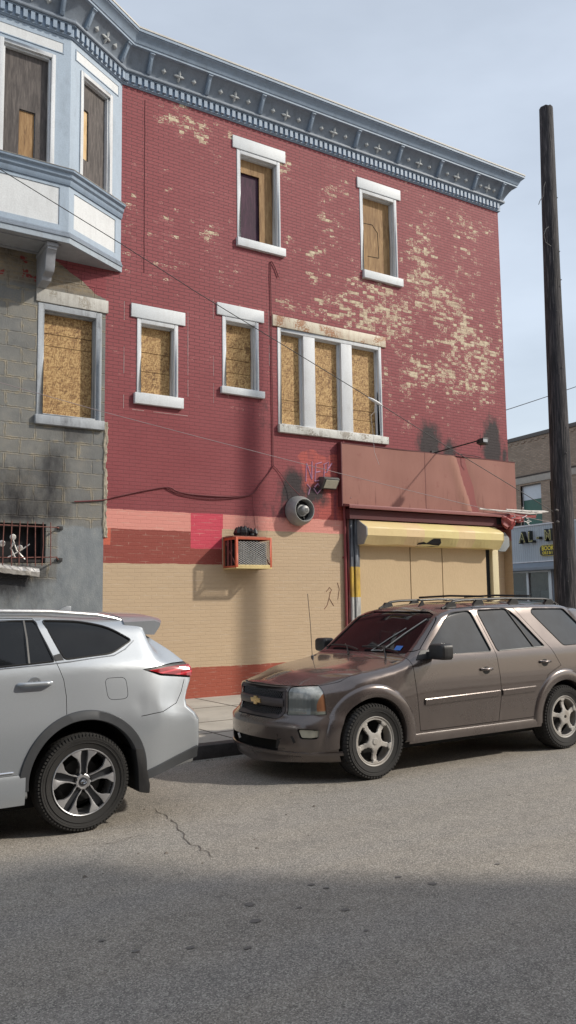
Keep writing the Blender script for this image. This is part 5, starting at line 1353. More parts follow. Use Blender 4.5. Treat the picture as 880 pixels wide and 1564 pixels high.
def brown_suv():
    root = thing('parked_car', (5.31, 7.59, 0), 'dusty brown sport utility car with roof rack, parked facing left under the salmon sign board', 'car', world=False)
    car = TB(TBK, -.93, 3.94, tb_front, tb_rear, .95, .9, .055)
    PAINT = m_carpaint('mauve_brown_metallic', (.128, .106, .099), .62, .25, (.16, .135, .115), .3)
    GL = car_glass('tinted_side_glass', (.028, .035, .043), .04, 1.5); WG = car_glass('windscreen_glass', (.006, .006, .007), .03, 1.33)
    zc = .37
    arch = MB()
    for ax in (0, 2.87):
        for sgn in (-1, 1): arch.lathe([(.415, sgn*.58), (.415, sgn*1.2)], (ax, 0, zc+.025), 'y', 56)
    arch.box(-.2, .2, 2, 2.1, 0, .1)
    w1 = [(.74, 1.175), (.80, 1.25), (1.16, 1.565), (1.27, 1.625), (1.565, 1.645), (1.71, 1.185)]
    w2 = [(1.80, 1.185), (1.665, 1.645), (2.16, 1.655), (2.29, 1.56), (2.60, 1.205)]
    w3 = [(2.93, 1.205), (2.56, 1.60), (2.60, 1.648), (3.18, 1.64), (3.42, 1.40), (3.42, 1.21)]
    wins = [roundc(w, r) for w, r in ((w1, [.02, .05, .08, .08, .06, .03]), (w2, [.03, .05, .06, .05, .03]), (w3, .04))]
    cut = [('DIFFERENCE', mbmesh(arch))]+[('DIFFERENCE', prism_side(w)) for w in wins]
    # windscreen: cut from the front through a y-x region; use a prism seen from the front
    ws = roundc([(-.745, 1.195), (.745, 1.195), (.70, 1.40), (.645, 1.60), (.50, 1.64), (-.50, 1.64), (-.645, 1.60), (-.70, 1.40)], .03)
    wsm = prism_front(ws, .40, 1.19); cut.append(('DIFFERENCE', prism_front(ws, .40, 1.28)))
    # nose openings (y, z)
    hl = {}
    for sgn in (-1, 1):
        hl[sgn] = roundc([(sgn*.475, .925), (sgn*.465, .645), (sgn*.88, .665), (sgn*.97, .69), (sgn*.97, .955), (sgn*.9, .955)], .03)
        cut.append(('DIFFERENCE', prism_front(hl[sgn], -1.1, -.50)))
    grille = roundc([(-.455, .91), (.455, .91), (.445, .65), (.40, .605), (-.40, .605), (-.445, .65)], .03)
    cut.append(('DIFFERENCE', prism_front(grille, -1.1, -.72)))
    low = roundc([(-.48, .41), (.48, .41), (.42, .28), (-.42, .28)], .03); cut.append(('DIFFERENCE', prism_front(low, -1.1, -.82)))
    for sgn in (-1, 1): cut.append(('DIFFERENCE', prism_front(roundc([(sgn*.64, .53), (sgn*.80, .53), (sgn*.79, .435), (sgn*.67, .435)], .02), -1.1, -.50)))
    base = boolean(car.me.copy(), cut)
    # doors
    fd = [(.60, .415), (1.755, .415), (1.80, .72), (1.795, .90), (1.765, 1.16), (1.62, 1.675), (1.20, 1.665), (1.06, 1.58), (.70, 1.245), (.52, 1.20), (.545, .9)]
    rd = [(1.755, .415), (2.37, .415), (2.405, .55), (2.46, .72), (2.60, .885), (2.83, .975), (2.70, 1.17), (2.28, 1.66), (1.62, 1.675), (1.765, 1.16), (1.795, .90), (1.80, .72)]
    def shrink(poly, d):
        c = Vector((sum(p[0] for p in poly)/len(poly), sum(p[1] for p in poly)/len(poly))); N = len(poly); out = []
        area = sum(poly[i][0]*poly[(i+1) % N][1]-poly[(i+1) % N][0]*poly[i][1] for i in range(N)); sg = 1 if area > 0 else -1
        for i in range(N):
            q = Vector(poly[i]); a = (q-Vector(poly[i-1])).normalized(); b = (Vector(poly[(i+1) % N])-q).normalized()
            na = Vector((-a.y, a.x))*sg; nb = Vector((-b.y, b.x))*sg; m = (na+nb)/(1+max(-.5, na.dot(nb))); out.append(tuple(q+m*d))
        return out
    body_cuts = []; doors = []
    for poly in (fd, rd):
        for sgn in (-1, 1):
            doors.append((sgn, boolean(base.copy(), [('INTERSECT', prism_side(shrink(poly, .0035), (sgn,), .50, 1.3))])))
    gapm = MB()
    for poly in (fd, rd):
        o_ = shrink(poly, -.0035); 
        for sgn in (-1, 1): gapm.xz(o_, sgn*.50, sgn*1.3)
    body = base
    for poly in (fd, rd): body = boolean(body, [('DIFFERENCE', prism_side(shrink(poly, -.003), (-1, 1), .50, 1.3))])
    hg = MB(); hg.box(-1.2, -.56, -.55, .55, .922, .928)
    ops = [('DIFFERENCE', mbmesh(hg))]
    for sgn in (-1, 1):
        q = MB(); q.xy(strip([(-.60, sgn*.62), (-.3, sgn*.745), (.0, sgn*.785), (.42, sgn*.815)], .003), .88, 1.3); ops.append(('DIFFERENCE', mbmesh(q)))
    body = boolean(body, ops)
    finish(body, car, 'body', [PAINT, DHOLE], root)
    hx = {0: (1.50, 1.665, .985), 1: (2.47, 2.63, 1.02)}
    for i, (sgn, dm) in enumerate(doors):
        d_ = finish(dm, car, 'door', [PAINT, DHOLE], root)
        a, b, z = hx[i//2]; y = car.surf((a+b)/2, z, sgn)
        h = MB(); n_ = 14
        h.tube([(a+(b-a)*k/n_, y+sgn*(.008+.032*math.sin(math.pi*k/n_)**.5), z+.012) for k in range(n_+1)], .016, 8)
        h.build('handle', PAINT, d_, smooth=True, angle=60)
        h = MB(); cx_ = (a+b)/2; h.lathe([(.0, sgn*.003), (.055, sgn*.003), (.058, sgn*-.01)], (cx_, y, z-.002), 'y', 20); h.v = [(x, yy, z+(zz-z)*.75) for x, yy, zz in h.v]; h.build('handle_cup', BTRIM, d_, smooth=True)
        # rubbing strip
        (xa, xb_) = ((.66, 1.775), (1.815, 2.36))[i//2]; mo = MB(); N = 16
        for k in range(N):
            xa_, xb2 = xa+(xb_-xa)*k/N, xa+(xb_-xa)*(k+1)/N
            def zz(x): return .672+.016*(x-.6)
            q = []
            for x in (xa_, xb2):
                for (dz_, dy) in ((0, -.004), (.006, .014), (.06, .018), (.068, -.004)):
                    yy = car.surf(x, zz(x)+dz_, sgn); q.append((x, yy+sgn*dy, zz(x)+dz_))
            mo.add(q, [(0, 1, 5, 4), (1, 2, 6, 5), (2, 3, 7, 6)]+([(0, 3, 2, 1)] if k == 0 else [])+([(4, 5, 6, 7)] if k == N-1 else []))
        mo.build('rubbing_strip', PAINT, d_, smooth=True, angle=40)
    for w, nm in zip(wins, ('window', 'window', 'window')):
        for sgn in (-1, 1):
            finish(inlay(car, prism_side(w, (sgn,), .45, 1.3), .012), car, 'window', [GL], root, d=.012, thr=.02)
    # divider in the rear door window, dark tint line in the front window (raised seal)
    for sgn in (-1, 1):
        q = MB(); 
        pts = [(2.155+ (2.42-2.155)*t, 1.65+(1.20-1.65)*t) for t in [k/8 for k in range(9)]]
        q.tube([(x, car.surf(x, z, sgn)-sgn*.008, z) for x, z in pts], .010, 6); q.build('window_bar', BTRIM, root, smooth=True)
        for w in wins:
            q = MB(); P = [(x, car.surf(x, z, sgn), z) for x, z in w]+[(w[0][0], car.surf(w[0][0], w[0][1], sgn), w[0][1])]
            q.tube([(x, y-sgn*.002, z) for x, y, z in P], .0075, 5); q.build('window_seal', BTRIM, root, smooth=True)
    finish(inlay(car, wsm, .012), car, 'windscreen', [WG], root, d=.012, thr=.02)
    # headlights
    HLG = NT('headlight_lens'); o = HLG.objc(); x_, y_, z_ = HLG.sep(o)
    rib = HLG.math('SINE', HLG.math('MULTIPLY', y_, 190)); n1 = HLG.noise(HLG.scale(o, 1, 1, 1), 9, 3, .6)
    up = HLG.mapr(z_, .79, .83, 0, 1, True)
    base_c = HLG.mix(up, (.13, .145, .14), HLG.ramp(n1, [(.35, (.22, .24, .23)), (.6, (.50, .52, .50)), (.8, (.72, .73, .7))]))
    amber = HLG.math('GREATER_THAN', HLG.math('ABSOLUTE', y_), .735)
    base_c = HLG.mix(amber, base_c, (.27, .12, .06)); base_c = HLG.mix(HLG.mapr(z_, .70, .685), base_c, (.2, .21, .18))
    HLG.out(base_c, .12, 0, Coat_Weight=.7, Coat_Roughness=.1, IOR=1.5); HLG.bump(rib, .002, .3)
    for sgn in (-1, 1):
        p = shrink(hl[sgn], .006)
        finish(inlay(car, prism_front(p, -1.1, -.49), .006), car, 'headlight', [HLG.m], root, d=.006, thr=.02)
    FOG = plain('fog_lamp_lens', (.55, .54, .44), .15, .3)
    for sgn in (-1, 1):
        finish(inlay(car, prism_front(roundc([(sgn*.655, .52), (sgn*.785, .52), (sgn*.775, .445), (sgn*.68, .445)], .015), -1.1, -.53), .015), car, 'fog_lamp', [FOG, BTRIM], root, d=.015, thr=.02)
    # grille: surround, centre bar with emblem, two meshes
    
    back = inlay(car, prism_front(shrink(grille, .003), -1.1, -.70), .045); finish(back, car, 'grille', [DHOLE], root, d=.045, thr=.1)
    gpart = [o for o in root.children if o.name.startswith('grille')][0]
    def gx(y, z): 
        for k in range(12):
            h = car.bv.ray_cast(Vector((-3, y*(1-.01*k), max(z, .29)+.006*k)), Vector((1, 0, 0)))
            if h[0]: return h[0].x
        return -.5
    GS = plain('grey_brown_surround', (.085, .075, .078), .4, .4)
    def barpoly(poly, d0, d1, name, mat, par=gpart):
        """strip on the nose following (y,z) polyline; poly closed ring outer, thickness"""
        mb = MB(); n_ = len(poly); inner = shrink(poly, .035)
        for i in range(n_):
            j = (i+1) % n_
            q = [poly[i], poly[j], inner[j], inner[i]]
            mb.add([(gx(*p)+d0, *p) for p in q]+[(gx(*p)+d1, *p) for p in q], [(0, 1, 2, 3), (7, 6, 5, 4), (0, 4, 5, 1), (2, 6, 7, 3)])
        return mb.build(name, mat, par, smooth=True, angle=40)
    barpoly(shrink(grille, .004), -.004, .05, 'grille_surround', GS)
    mb = MB(); N = 20
    for k in range(N):
        y0_, y1_ = -.43+.86*k/N, -.43+.86*(k+1)/N
        q = []
        for yy in (y0_, y1_):
            for (z, dx) in ((.715, .03), (.717, -.002), (.735, -.014), (.785, -.014), (.80, -.002), (.802, .03)): q.append((gx(yy, z)+dx, yy, z))
        mb.add(q, [(i, i+1, i+7, i+6) for i in range(5)])
    mb.build('grille_bar', GS, gpart, smooth=True, angle=50)
    for (za, zb_) in ((.802, .88), (.64, .715)):
        mb = MB()
        ny = 34; 
        for i in range(ny):
            for s_ in (-1, 1):
                y0_ = -.42+.84*i/ny; y1_ = y0_+s_*.055; 
                if abs(y1_) > .425: continue
                mb.tube([(gx(y0_, za)+.022, y0_, za), (gx(y1_, zb_)+.022, y1_, zb_)], .0025, 4)
        mb.build('grille_mesh', plain('black_mesh', (.06, .06, .065), .35), gpart)
    mb = MB()
    for (za, zb_) in ((.805, .885), (.645, .712)):
        for sgn in (1,): 
            mb.prism([(.37, za), (.40, za), (.415, zb_), (.385, zb_)], lambda y, z: (gx(y, z)-.001, y, z), lambda y, z: (gx(y, z)+.02, y, z))
    mb.build('chrome_edge', CHROME, gpart)
    # emblem: gold cross shaped badge
    bow = [(-.085, .022), (-.032, .022), (-.032, .042), (.032, .042), (.032, .022), (.10, .022), (.085, -.022), (.032, -.022), (.032, -.042), (-.032, -.042), (-.032, -.022), (-.10, -.022)]
    mb = MB(); mb.prism(bow, lambda y, z: (gx(y, .76)-.026, y, .76+z), lambda y, z: (gx(y, .76)-.008, y, .76+z)); mb.build('emblem', plain('gold_emblem', (.62, .45, .22), .3, .8), gpart, bevel=.003)
    # lower bumper: crease line and chin
    mb = MB(); N = 40
    for k in range(N):
        q = []
        for kk in (k, k+1):
            yy = -.88+1.76*kk/N
            for (z, dx) in ((.305, -.001), (.30, -.012), (.27, -.010), (.262, .0)): q.append((gx(yy, z)+dx, yy, z))
        mb.add(q, [(i, i+1, i+5, i+4) for i in range(3)])
    mb.build('chin_strip', PAINT, root, smooth=True)
    mb = MB()
    for sgn in (-1, 1):
        mb.prism([(sgn*.44, .42), (sgn*.60, .46), (sgn*.63, .40), (sgn*.52, .33), (sgn*.42, .33)], lambda y, z: (gx(y, z)-.003, y, z), lambda y, z: (gx(y, z)+.02, y, z))
    mb.build('bumper_recess', BTRIM, root)
    mb = MB(); mb.tube([(gx(.20, .40)-.004, .20, .36), (gx(.20, .40)-.02, .20, .405)], .012, 8); mb.build('tow_hook_cap', plain('white_spot', (.7, .7, .7), .4), root)
    # wheel arch flares
    for ax in (0, 2.87):
        for sgn in (-1, 1):
            mb = MB(); N = 40; pr = [(.408, -.06), (.408, .010), (.414, .020), (.455, .026), (.50, .024), (.525, .016), (.54, -.004)]
            vs = []; a0, a1 = R(-8), R(188)
            for i in range(N+1):
                a = a0+(a1-a0)*i/N
                fade = 1
                for r, h in pr:
                    x = ax+r*math.cos(a); z = zc+.025+r*math.sin(a)
                    zz_ = max(z, .30); y = car.surf(min(max(x, -.62), 3.7), max(.34, z), sgn) or sgn*.9
                    vs.append((x, y+sgn*h, zz_))
            n_ = len(pr); mb.add(vs, [(i*n_+k, (i+1)*n_+k, (i+1)*n_+k+1, i*n_+k+1) for i in range(N) for k in range(n_-1)])
            mb.build('arch_flare', PAINT, root, smooth=True, angle=60)
    # rocker moulding
    for sgn in (-1, 1):
        mb = MB(); N = 12; pr = [(.295, .0), (.30, .018), (.345, .022), (.385, .012), (.395, -.006)]; vs = []
        for i in range(N+1):
            x = .44+(2.44-.44)*i/N
            for z, h in pr: vs.append((x, (car.surf(x, max(z, .335), sgn))+sgn*h, z+.0))
        n_ = len(pr); mb.add(vs, [(i*n_+k, (i+1)*n_+k, (i+1)*n_+k+1, i*n_+k+1) for i in range(N) for k in range(n_-1)]); mb.build('sill_moulding', PAINT, root, smooth=True)
    # mirrors
    for sgn in (-1, 1):
        sh = BTRIM; mb = MB()
        N, M = 10, 14; cx, cy, cz = .79, sgn*1.055, 1.225
        vs = [(cx-.085*math.cos(math.pi*j/N)*1.0, 0, 0) for j in ()]
        prof = [(0, -.075), (.05, -.070), (.085, -.045), (.098, 0), (.098, .03), (.09, .055), (.07, .058), (0, .058)]
        for q_, (hx0, hx1, sc_) in enumerate(((-.02, .055, 1.0), (-.055, -.02, .97), (-.078, -.055, .86), (-.088, -.078, .66))):
            pa_ = roundc([(cy-.118*sc_, cz-.080*sc_), (cy+.118*sc_, cz-.080*sc_), (cy+.118*sc_, cz+.086*sc_), (cy-.118*sc_, cz+.086*sc_)], .05*sc_, 6); nx_ = (1.0, 1.0, .97, .86)[q_]
            mb.prism(pa_, lambda y, z, k=1/sc_: (cx+hx0, y, z), lambda y, z, k=nx_/sc_: (cx+hx1, cy+(y-cy)*k, cz+(z-cz)*k))
        mb.box(cx-.03, cx+.03, min(sgn*.86, sgn*.98), max(sgn*.86, sgn*.98), 1.15, 1.22)
        mb.prism([(.60, 1.145), (.79, 1.145), (.80, 1.24), (.70, 1.24)], lambda x, z: (x, sgn*.84, z), lambda x, z: (x, (car.surf(x, z, sgn) or sgn*.87)+sgn*.012, z))
        m_ = mb.build('mirror', sh, root, smooth=True, angle=45)
        g2 = MB(); g2.lathe([(0, 0), (.082, 0)], (cx+.0595, cy, cz), 'x', 24); g2.v = [(x, cy+(y-cy)*1.25, cz+(z-cz)*.93) for x, y, z in g2.v]; g2.build('mirror_glass', CHROME, m_)
    # roof rack
    rk_ = MB()
    for sgn in (-1, 1):
        def rz(x): 
            h = car.bv.ray_cast(Vector((x, sgn*.56, 3)), Vector((0, 0, -1))); return h[0].z
        pts = [(1.28, .0), (1.36, .022), (1.46, .055), (1.60, .062), (2.3, .062), (3.0, .06), (3.12, .05), (3.2, .02), (3.26, 0)]
        rk_.tube([(x, sgn*.56, rz(x)+h) for x, h in pts], .015, 8)
        for fx_ in (1.42, 1.86, 2.45, 3.08): rk_.xz([(fx_-.10, rz(fx_)-.01), (fx_+.08, rz(fx_)-.01), (fx_+.045, rz(fx_)+.055), (fx_-.04, rz(fx_)+.055)], sgn*.56-.02, sgn*.56+.02)
    for cx_ in (1.95, 2.75): rk_.tube([(cx_, -.56, 1.80), (cx_, 0, 1.815), (cx_, .56, 1.80)], .014, 6)
    rk_.build('roof_rack', BTRIM, root, smooth=True, angle=45)
    mb = MB(); mb.prism([(1.13, 1.69), (1.22, 1.71), (1.20, 1.755), (1.185, 1.76)], lambda x, z: (x, -.045, z), lambda x, z: (x, -.025, z)); mb.v = [(x, y-.30, z) for x, y, z in mb.v]; mb.build('roof_fin', BTRIM, root)
    # aerial, wipers, tag
    def hz(x, y): return car.bv.ray_cast(Vector((x, y, 3)), Vector((0, 0, -1)))[0].z
    mb = MB(); mb.tube([(.30, .62, hz(.30, .62)-.01), (.28, .62, 1.5), (.25, .625, 1.86)], .0035, 5); mb.lathe([(.018, 0), (.014, .02), (.006, .035)], (.30, .62, hz(.30, .62)), 'z', 10); mb.build('aerial', BTRIM, root)
    def on_ws(y, z, h=.012):
        q = car.bv.ray_cast(Vector((-3, y, z)), Vector((1, 0, 0))); n = car.nrm(q[0])[0]; return q[0]+n*h
    for (ya, yb_, za, zb_) in ((-.62, .02, 1.205, 1.24), (.05, .66, 1.205, 1.235)):
        mb = MB(); mb.tube([on_ws(ya+(yb_-ya)*k/10, za+(zb_-za)*k/10+.02*math.sin(math.pi*k/10), .014) for k in range(11)], .009, 5)
        p0 = on_ws(ya+.30, za+.04, .03); mb.tube([(.44, ya+.05, hz(.44, ya+.05)+.01), tuple((Vector((.44, ya+.05, 1.2))+p0)/2+Vector((0, 0, .02))), tuple(p0)], .008, 5); mb.build('wiper', BTRIM, root, smooth=True)
    mb = MB(); mb.box(.38, .50, -.76, .76, 1.10, 1.155); mb.v = [(x+(abs(y)/.8)**2*.0, y, min(z, hz(min(x, .47), y*.99)+.004)) for x, y, z in mb.v]; mb.build('cowl', BTRIM, root)
    STK = NT('blue_sticker'); STK.out((.03, .18, .55), .3); mb = MB()
    q = [on_ws(y, z, -.006) for y, z in ((-.60, 1.235), (-.50, 1.235), (-.49, 1.28), (-.59, 1.28))]; mb.add(q, [(0, 1, 2, 3)]); mb.v = [tuple(v) for v in mb.v]; mb.build('sticker', STK.m, root)
    # pale strips laid on the opaque windscreen, drawn as reflections
    LN = plain('pale_reflection', (.42, .42, .4), .5)
    mb = MB(); 
    def st(pts, r): mb.tube([on_ws(y, z, -.004) for y, z in pts], r, 5)
    st([(-.33, 1.22), (-.46, 1.40), (-.60, 1.56)], .008); st([(-.16, 1.215), (-.28, 1.225), (-.33, 1.22)], .006); st([(-.16, 1.215), (-.30, 1.36), (-.42, 1.46)], .006)
    mb.build('painted_reflection', LN, root, smooth=True)
    # wheels
    ALLOY = weathered('dusty_alloy', (.42, .40, .37), (.25, .2, .15), .6)
    for ax in (0, 2.87):
        for sgn in (-1, 1):
            w_ = bpy.data.objects.new('wheel', None); COL.objects.link(w_); w_.parent = root; OFF[w_.name] = (0, 0, 0)
            cy = sgn*.80; c = (ax, cy, zc); tyre(w_, c, .37, .245, .240, sgn)
            mb = MB(); yo = sgn*.10
            mb.lathe([(.243, sgn*-.09), (.245, yo+sgn*.006), (.240, yo+sgn*.012), (.230, yo+sgn*.006), (.224, yo-sgn*.015), (.22, sgn*.0), (.22, sgn*-.09)], c, 'y', 56)
            # disc with five rounded openings
            N = 120; rings = [.03, .055, .075, .085, .10, .115, .13, .15, .168, .184, .198, .207]; off0 = R(90) if ax == 0 else R(60)
            def hgt(r, a): 
                f = .5+.5*math.cos(5*(a-off0-R(36)*0-math.pi)); return sgn*(.100-.022*smoothstep(.06, .15, r)+.012*smoothstep(.17, .20, r))
            def hole(r, a):
                da = ((a-off0) % (2*math.pi/5)); da = min(da, 2*math.pi/5-da); d1 = (.628-da)*r-.023-.05*max(0, r-.17); d2 = .210-r; d3 = r-.080; c_ = .022
                return min(d1, d2, d3) > 0 and math.hypot(max(0, c_-d1), max(0, c_-min(d2, d3))) < c_
            ids = {}; vs = []; fs = []
            def V(i, k):
                k %= N
                if (i, k) not in ids:
                    a = 2*math.pi*k/N; r = rings_[i]; ids[(i, k)] = len(vs); vs.append((ax+r*math.cos(a), cy+hgt(r, a), zc+r*math.sin(a)))
                return ids[(i, k)]
            rings_ = [.02+.0053*i for i in range(40)]
            for i in range(len(rings_)-1):
                for k in range(N):
                    r = (rings_[i]+rings_[i+1])/2; a = 2*math.pi*(k+.5)/N
                    if hole(r, a): continue
                    fs.append((V(i, k), V(i+1, k), V(i+1, k+1), V(i, k+1)))
            sp_ = MB(); sp_.add(vs, fs); 
            rim = mb.build('rim', ALLOY, w_, smooth=True, angle=40)
            so2 = sp_.build('spokes', ALLOY, w_, smooth=True, angle=60); md = so2.modifiers.new('s', 'SOLIDIFY'); md.thickness = .022; md.offset = 0
            mb = MB(); mb.lathe([(0, sgn*.118), (.03, sgn*.118), (.036, sgn*.112), (.038, sgn*.10), (.045, sgn*.098), (.048, sgn*.09)], c, 'y', 28)
            if ax > 1: mb = MB(); mb.lathe([(0, sgn*.085), (.032, sgn*.085), (.034, sgn*.104), (.044, sgn*.104), (.048, sgn*.09)], c, 'y', 28)
            mb.build('hub_cap', ALLOY if ax == 0 else DHOLE, w_, smooth=True)
            mb = MB(); mb.lathe([(0, sgn*-.02), (.21, sgn*-.02), (.22, sgn*-.09)], c, 'y', 30); mb.build('brake_disc', DHOLE, w_)
    # underbody
    mb = MB(); mb.box(-.6, 3.6, -.72, .72, .22, .33); mb.build('underbody', DHOLE, root, bevel=.02)
    return root
brown_suv()
# ---------------------------------------------------------------- silver SUV (x from its front axle; rear axle at 2.85)
class HLC(Car):
    dents = ((2.85+.47, .93, .05, .045, .011), (2.85+.57, .90, .04, .05, .009), (2.85+.66, .96, .05, .03, .007), (2.85+.2, .99, .5, .05, .004))
    def rs(s, x): return .045
    def rt(s, x): return .10
def hk(r): return 2.85+r
HK = [
 (-.98, .28, .70, .80, .52, .70, .86, .60, .93, .96),
 (-.6, .26, .88, .90, .58, .84, .93, .72, .985, 1.02),
 (.0, .28, .92, .95, .70, .90, 1.00, .80, 1.05, 1.09),
 (.45, .30, .925, .955, .74, .90, 1.05, .83, 1.11, 1.14),
 (.75, .30, .93, .955, .76, .895, 1.12, .79, 1.25, 1.30),
 (1.25, .30, .93, .955, .80, .895, 1.17, .72, 1.56, 1.62),
 (1.6, .30, .93, .962, .70, .875, 1.19, .695, 1.65, 1.715),
 (hk(-.9), .30, .925, .962, .72, .868, 1.22, .68, 1.675, 1.745),
 (hk(-.3), .31, .925, .964, .74, .862, 1.245, .67, 1.665, 1.74),
 (hk(.15), .32, .93, .97, .80, .868, 1.26, .65, 1.64, 1.71),
 (hk(.5), .34, .93, .97, .84, .862, 1.265, .625, 1.635, 1.70),
 (hk(.8), .38, .905, .95, .84, .84, 1.25, .60, 1.60, 1.665),
 (hk(1.19), .42, .86, .92, .80, .80, 1.22, .56, 1.56, 1.625)]
def hl_front(y, z):
    a = abs(y)/.95; return .38*a**2.8+.09*smoothstep(.62, .95, z)+.05*(1-smoothstep(.25, .4, z))
def hl_rear(y, z):
    a = abs(y)/.95
    s = -.22*a**3
    s += -.13*smoothstep(.78, .92, z)+.055*smoothstep(.95, 1.17, z)*(1-smoothstep(1.18, 1.32, z)) - .0*z
    s += -.46*smoothstep(1.18, 1.62, z)**1.15
    s += -.06*(1-smoothstep(.42, .56, z))
    return s
def silver_suv():
    root = thing('parked_car', (-.58, 7.44, 0), 'silver sport utility car cut off by the left edge, its tail towards the brown car', 'car', world=False)
    car = HLC(HK, -.98, hk(1.19), hl_front, hl_rear, .9, .66, .035)
    PAINT = m_carpaint('silver_metallic', (.43, .46, .49), .5, .32, (.40, .38, .35), .0, .7)
    GL = car_glass('privacy_glass', (.006, .007, .008), .03, 1.42)
    RA = 2.85; zc = .375
    arch = MB()
    for ax in (0, RA):
        for sgn in (-1, 1): arch.lathe([(.455, sgn*.58), (.455, sgn*1.2)], (ax, 0, zc+.045), 'y', 60)
    qw = roundc([(hk(-.285), 1.645), (hk(.03), 1.632), (hk(.27), 1.578), (hk(.455), 1.465), (hk(.26), 1.365), (hk(-.14), 1.335)], [.03, .12, .12, .03, .06, .03])
    rw = roundc([(hk(-1.20), 1.650), (hk(-.345), 1.645), (hk(-.225), 1.325), (hk(-1.24), 1.27)], [.03, .02, .02, .02])
    fw_ = roundc([(hk(-1.30), 1.65), (1.30, 1.60), (.95, 1.40), (.78, 1.20), (hk(-1.30), 1.255)], .03)
    wins = [qw, rw, fw_]
    cut = [('DIFFERENCE', mbmesh(arch))]+[('DIFFERENCE', prism_side(w)) for w in wins]
    ws = roundc([(-.74, 1.18), (.74, 1.18), (.62, 1.58), (-.62, 1.58)], .04); cut.append(('DIFFERENCE', prism_front(ws, .5, 1.35)))
    rg = roundc([(-.66, 1.23), (.66, 1.23), (.55, 1.50), (-.55, 1.50)], .05); cut.append(('DIFFERENCE', prism_front(rg, hk(.45), hk(1.4))))
    tl = roundc([(hk(.50), 1.225), (hk(.66), 1.165), (hk(1.16), 1.105), (hk(1.16), 1.275), (hk(.80), 1.262)], [.012, .02, .02, .02, .02])
    cut.append(('DIFFERENCE', prism_side(tl, (-1, 1), .50, 1.3)))
    base = boolean(car.me.copy(), cut)
    def shrink(poly, d):
        N = len(poly); out = []
        area = sum(poly[i][0]*poly[(i+1) % N][1]-poly[(i+1) % N][0]*poly[i][1] for i in range(N)); sg = 1 if area > 0 else -1
        for i in range(N):
            q = Vector(poly[i]); a = (q-Vector(poly[i-1])).normalized(); b = (Vector(poly[(i+1) % N])-q).normalized()
            na = Vector((-a.y, a.x))*sg; nb = Vector((-b.y, b.x))*sg; m = (na+nb)/(1+max(-.5, na.dot(nb))); out.append(tuple(q+m*d))
        return out
    rd = [(hk(-1.28), .50), (hk(-.49), .50), (hk(-.44), .62), (hk(-.32), .78), (hk(-.155), .90), (hk(-.150), 1.05), (hk(-.165), 1.18), (hk(-.21), 1.31), (hk(-.355), 1.665), (hk(-1.25), 1.675)]
    fd = [(.52, .45), (hk(-1.28), .50), (hk(-1.25), 1.675), (1.35, 1.64), (.95, 1.45), (.66, 1.20), (.50, 1.1)]
    doors = []
    for poly in (fd, rd):
        for sgn in (-1, 1): doors.append((sgn, boolean(base.copy(), [('INTERSECT', prism_side(shrink(poly, .0025), (sgn,), .50, 1.3))])))
    body = base
    for poly in (fd, rd): body = boolean(body, [('DIFFERENCE', prism_side(shrink(poly, -.002), (-1, 1), .50, 1.3))])
    gap = MB()
    # fuel flap outline
    fp = roundc([(hk(.165), 1.175), (hk(.35), 1.175), (hk(.36), 1.0), (hk(.185), 1.0)], .05, 5); fin = shrink(fp, .004)
    for i in range(len(fp)):
        j = (i+1) % len(fp); gap.add([(fp[i][0], -.80, fp[i][1]), (fp[j][0], -.80, fp[j][1]), (fin[j][0], -.80, fin[j][1]), (fin[i][0], -.80, fin[i][1]), (fp[i][0], -1.1, fp[i][1]), (fp[j][0], -1.1, fp[j][1]), (fin[j][0], -1.1, fin[j][1]), (fin[i][0], -1.1, fin[i][1])], [(0, 1, 2, 3), (7, 6, 5, 4), (0, 4, 5, 1), (2, 6, 7, 3)])
    # bumper seam: from tail lamp down then to the arch
    sm = [(hk(.90), 1.12), (hk(.86), 1.02), (hk(.80), .93), (hk(.66), .875), (hk(.46), .855)]
    ops = [('DIFFERENCE', mbmesh(gap))]
    for sgn in (-1, 1):
        q = MB(); q.xz(strip(sm, .0028), sgn*.70, sgn*1.2); ops.append(('DIFFERENCE', mbmesh(q)))
    body = boolean(body, ops)
    finish(body, car, 'body', [PAINT, DHOLE], root)
    for i, (sgn, dm) in enumerate(doors):
        d_ = finish(dm, car, 'door', [PAINT, DHOLE], root)
        a, b, z = ((hk(-1.62), hk(-1.37), 1.13), (hk(-.52), hk(-.265), 1.165))[i//2]; y = car.surf((a+b)/2, z, sgn)
        h = MB(); n_ = 16
        h.tube([(a+(b-a)*k/n_, y+sgn*(.006+.036*min(1, 2.6*math.sin(math.pi*k/n_))), z+.0*k) for k in range(n_+1)], [.014]+[.017]*(n_-1)+[.014], 8)
        h.build('handle', PAINT, d_, smooth=True, angle=60)
        h = MB(); cx_ = (a+b)/2-.0; h.lathe([(.0, sgn*.004), (.05, sgn*.004), (.052, sgn*-.01)], (cx_, y, z), 'y', 20); h.build('handle_cup', plain('silver_cup', (.42, .44, .46), .3, .7), d_, smooth=True)
        if i//2 == 1 or True:
            # lower chrome pin stripe
            xa, xb_ = ((.60, hk(-1.30)), (hk(-1.26), hk(-.56)))[i//2]; mo = MB()
            mo.tube([(xa+(xb_-xa)*k/8, car.surf(xa+(xb_-xa)*k/8, .525, sgn)+sgn*.004, .525) for k in range(9)], .006, 5); mo.build('chrome_strip', CHROME, d_, smooth=True)
    for w in wins:
        for sgn in (-1, 1):
            finish(inlay(car, prism_side(w, (sgn,), .45, 1.3), .006), car, 'window', [GL], root, d=.006, thr=.02)
            q = MB(); P = [(x, car.surf(x, z, sgn), z) for x, z in w+[w[0]]]; q.tube([(x, y-sgn*.001, z) for x, y, z in P], .009, 5); q.build('window_seal', BTRIM, root, smooth=True)
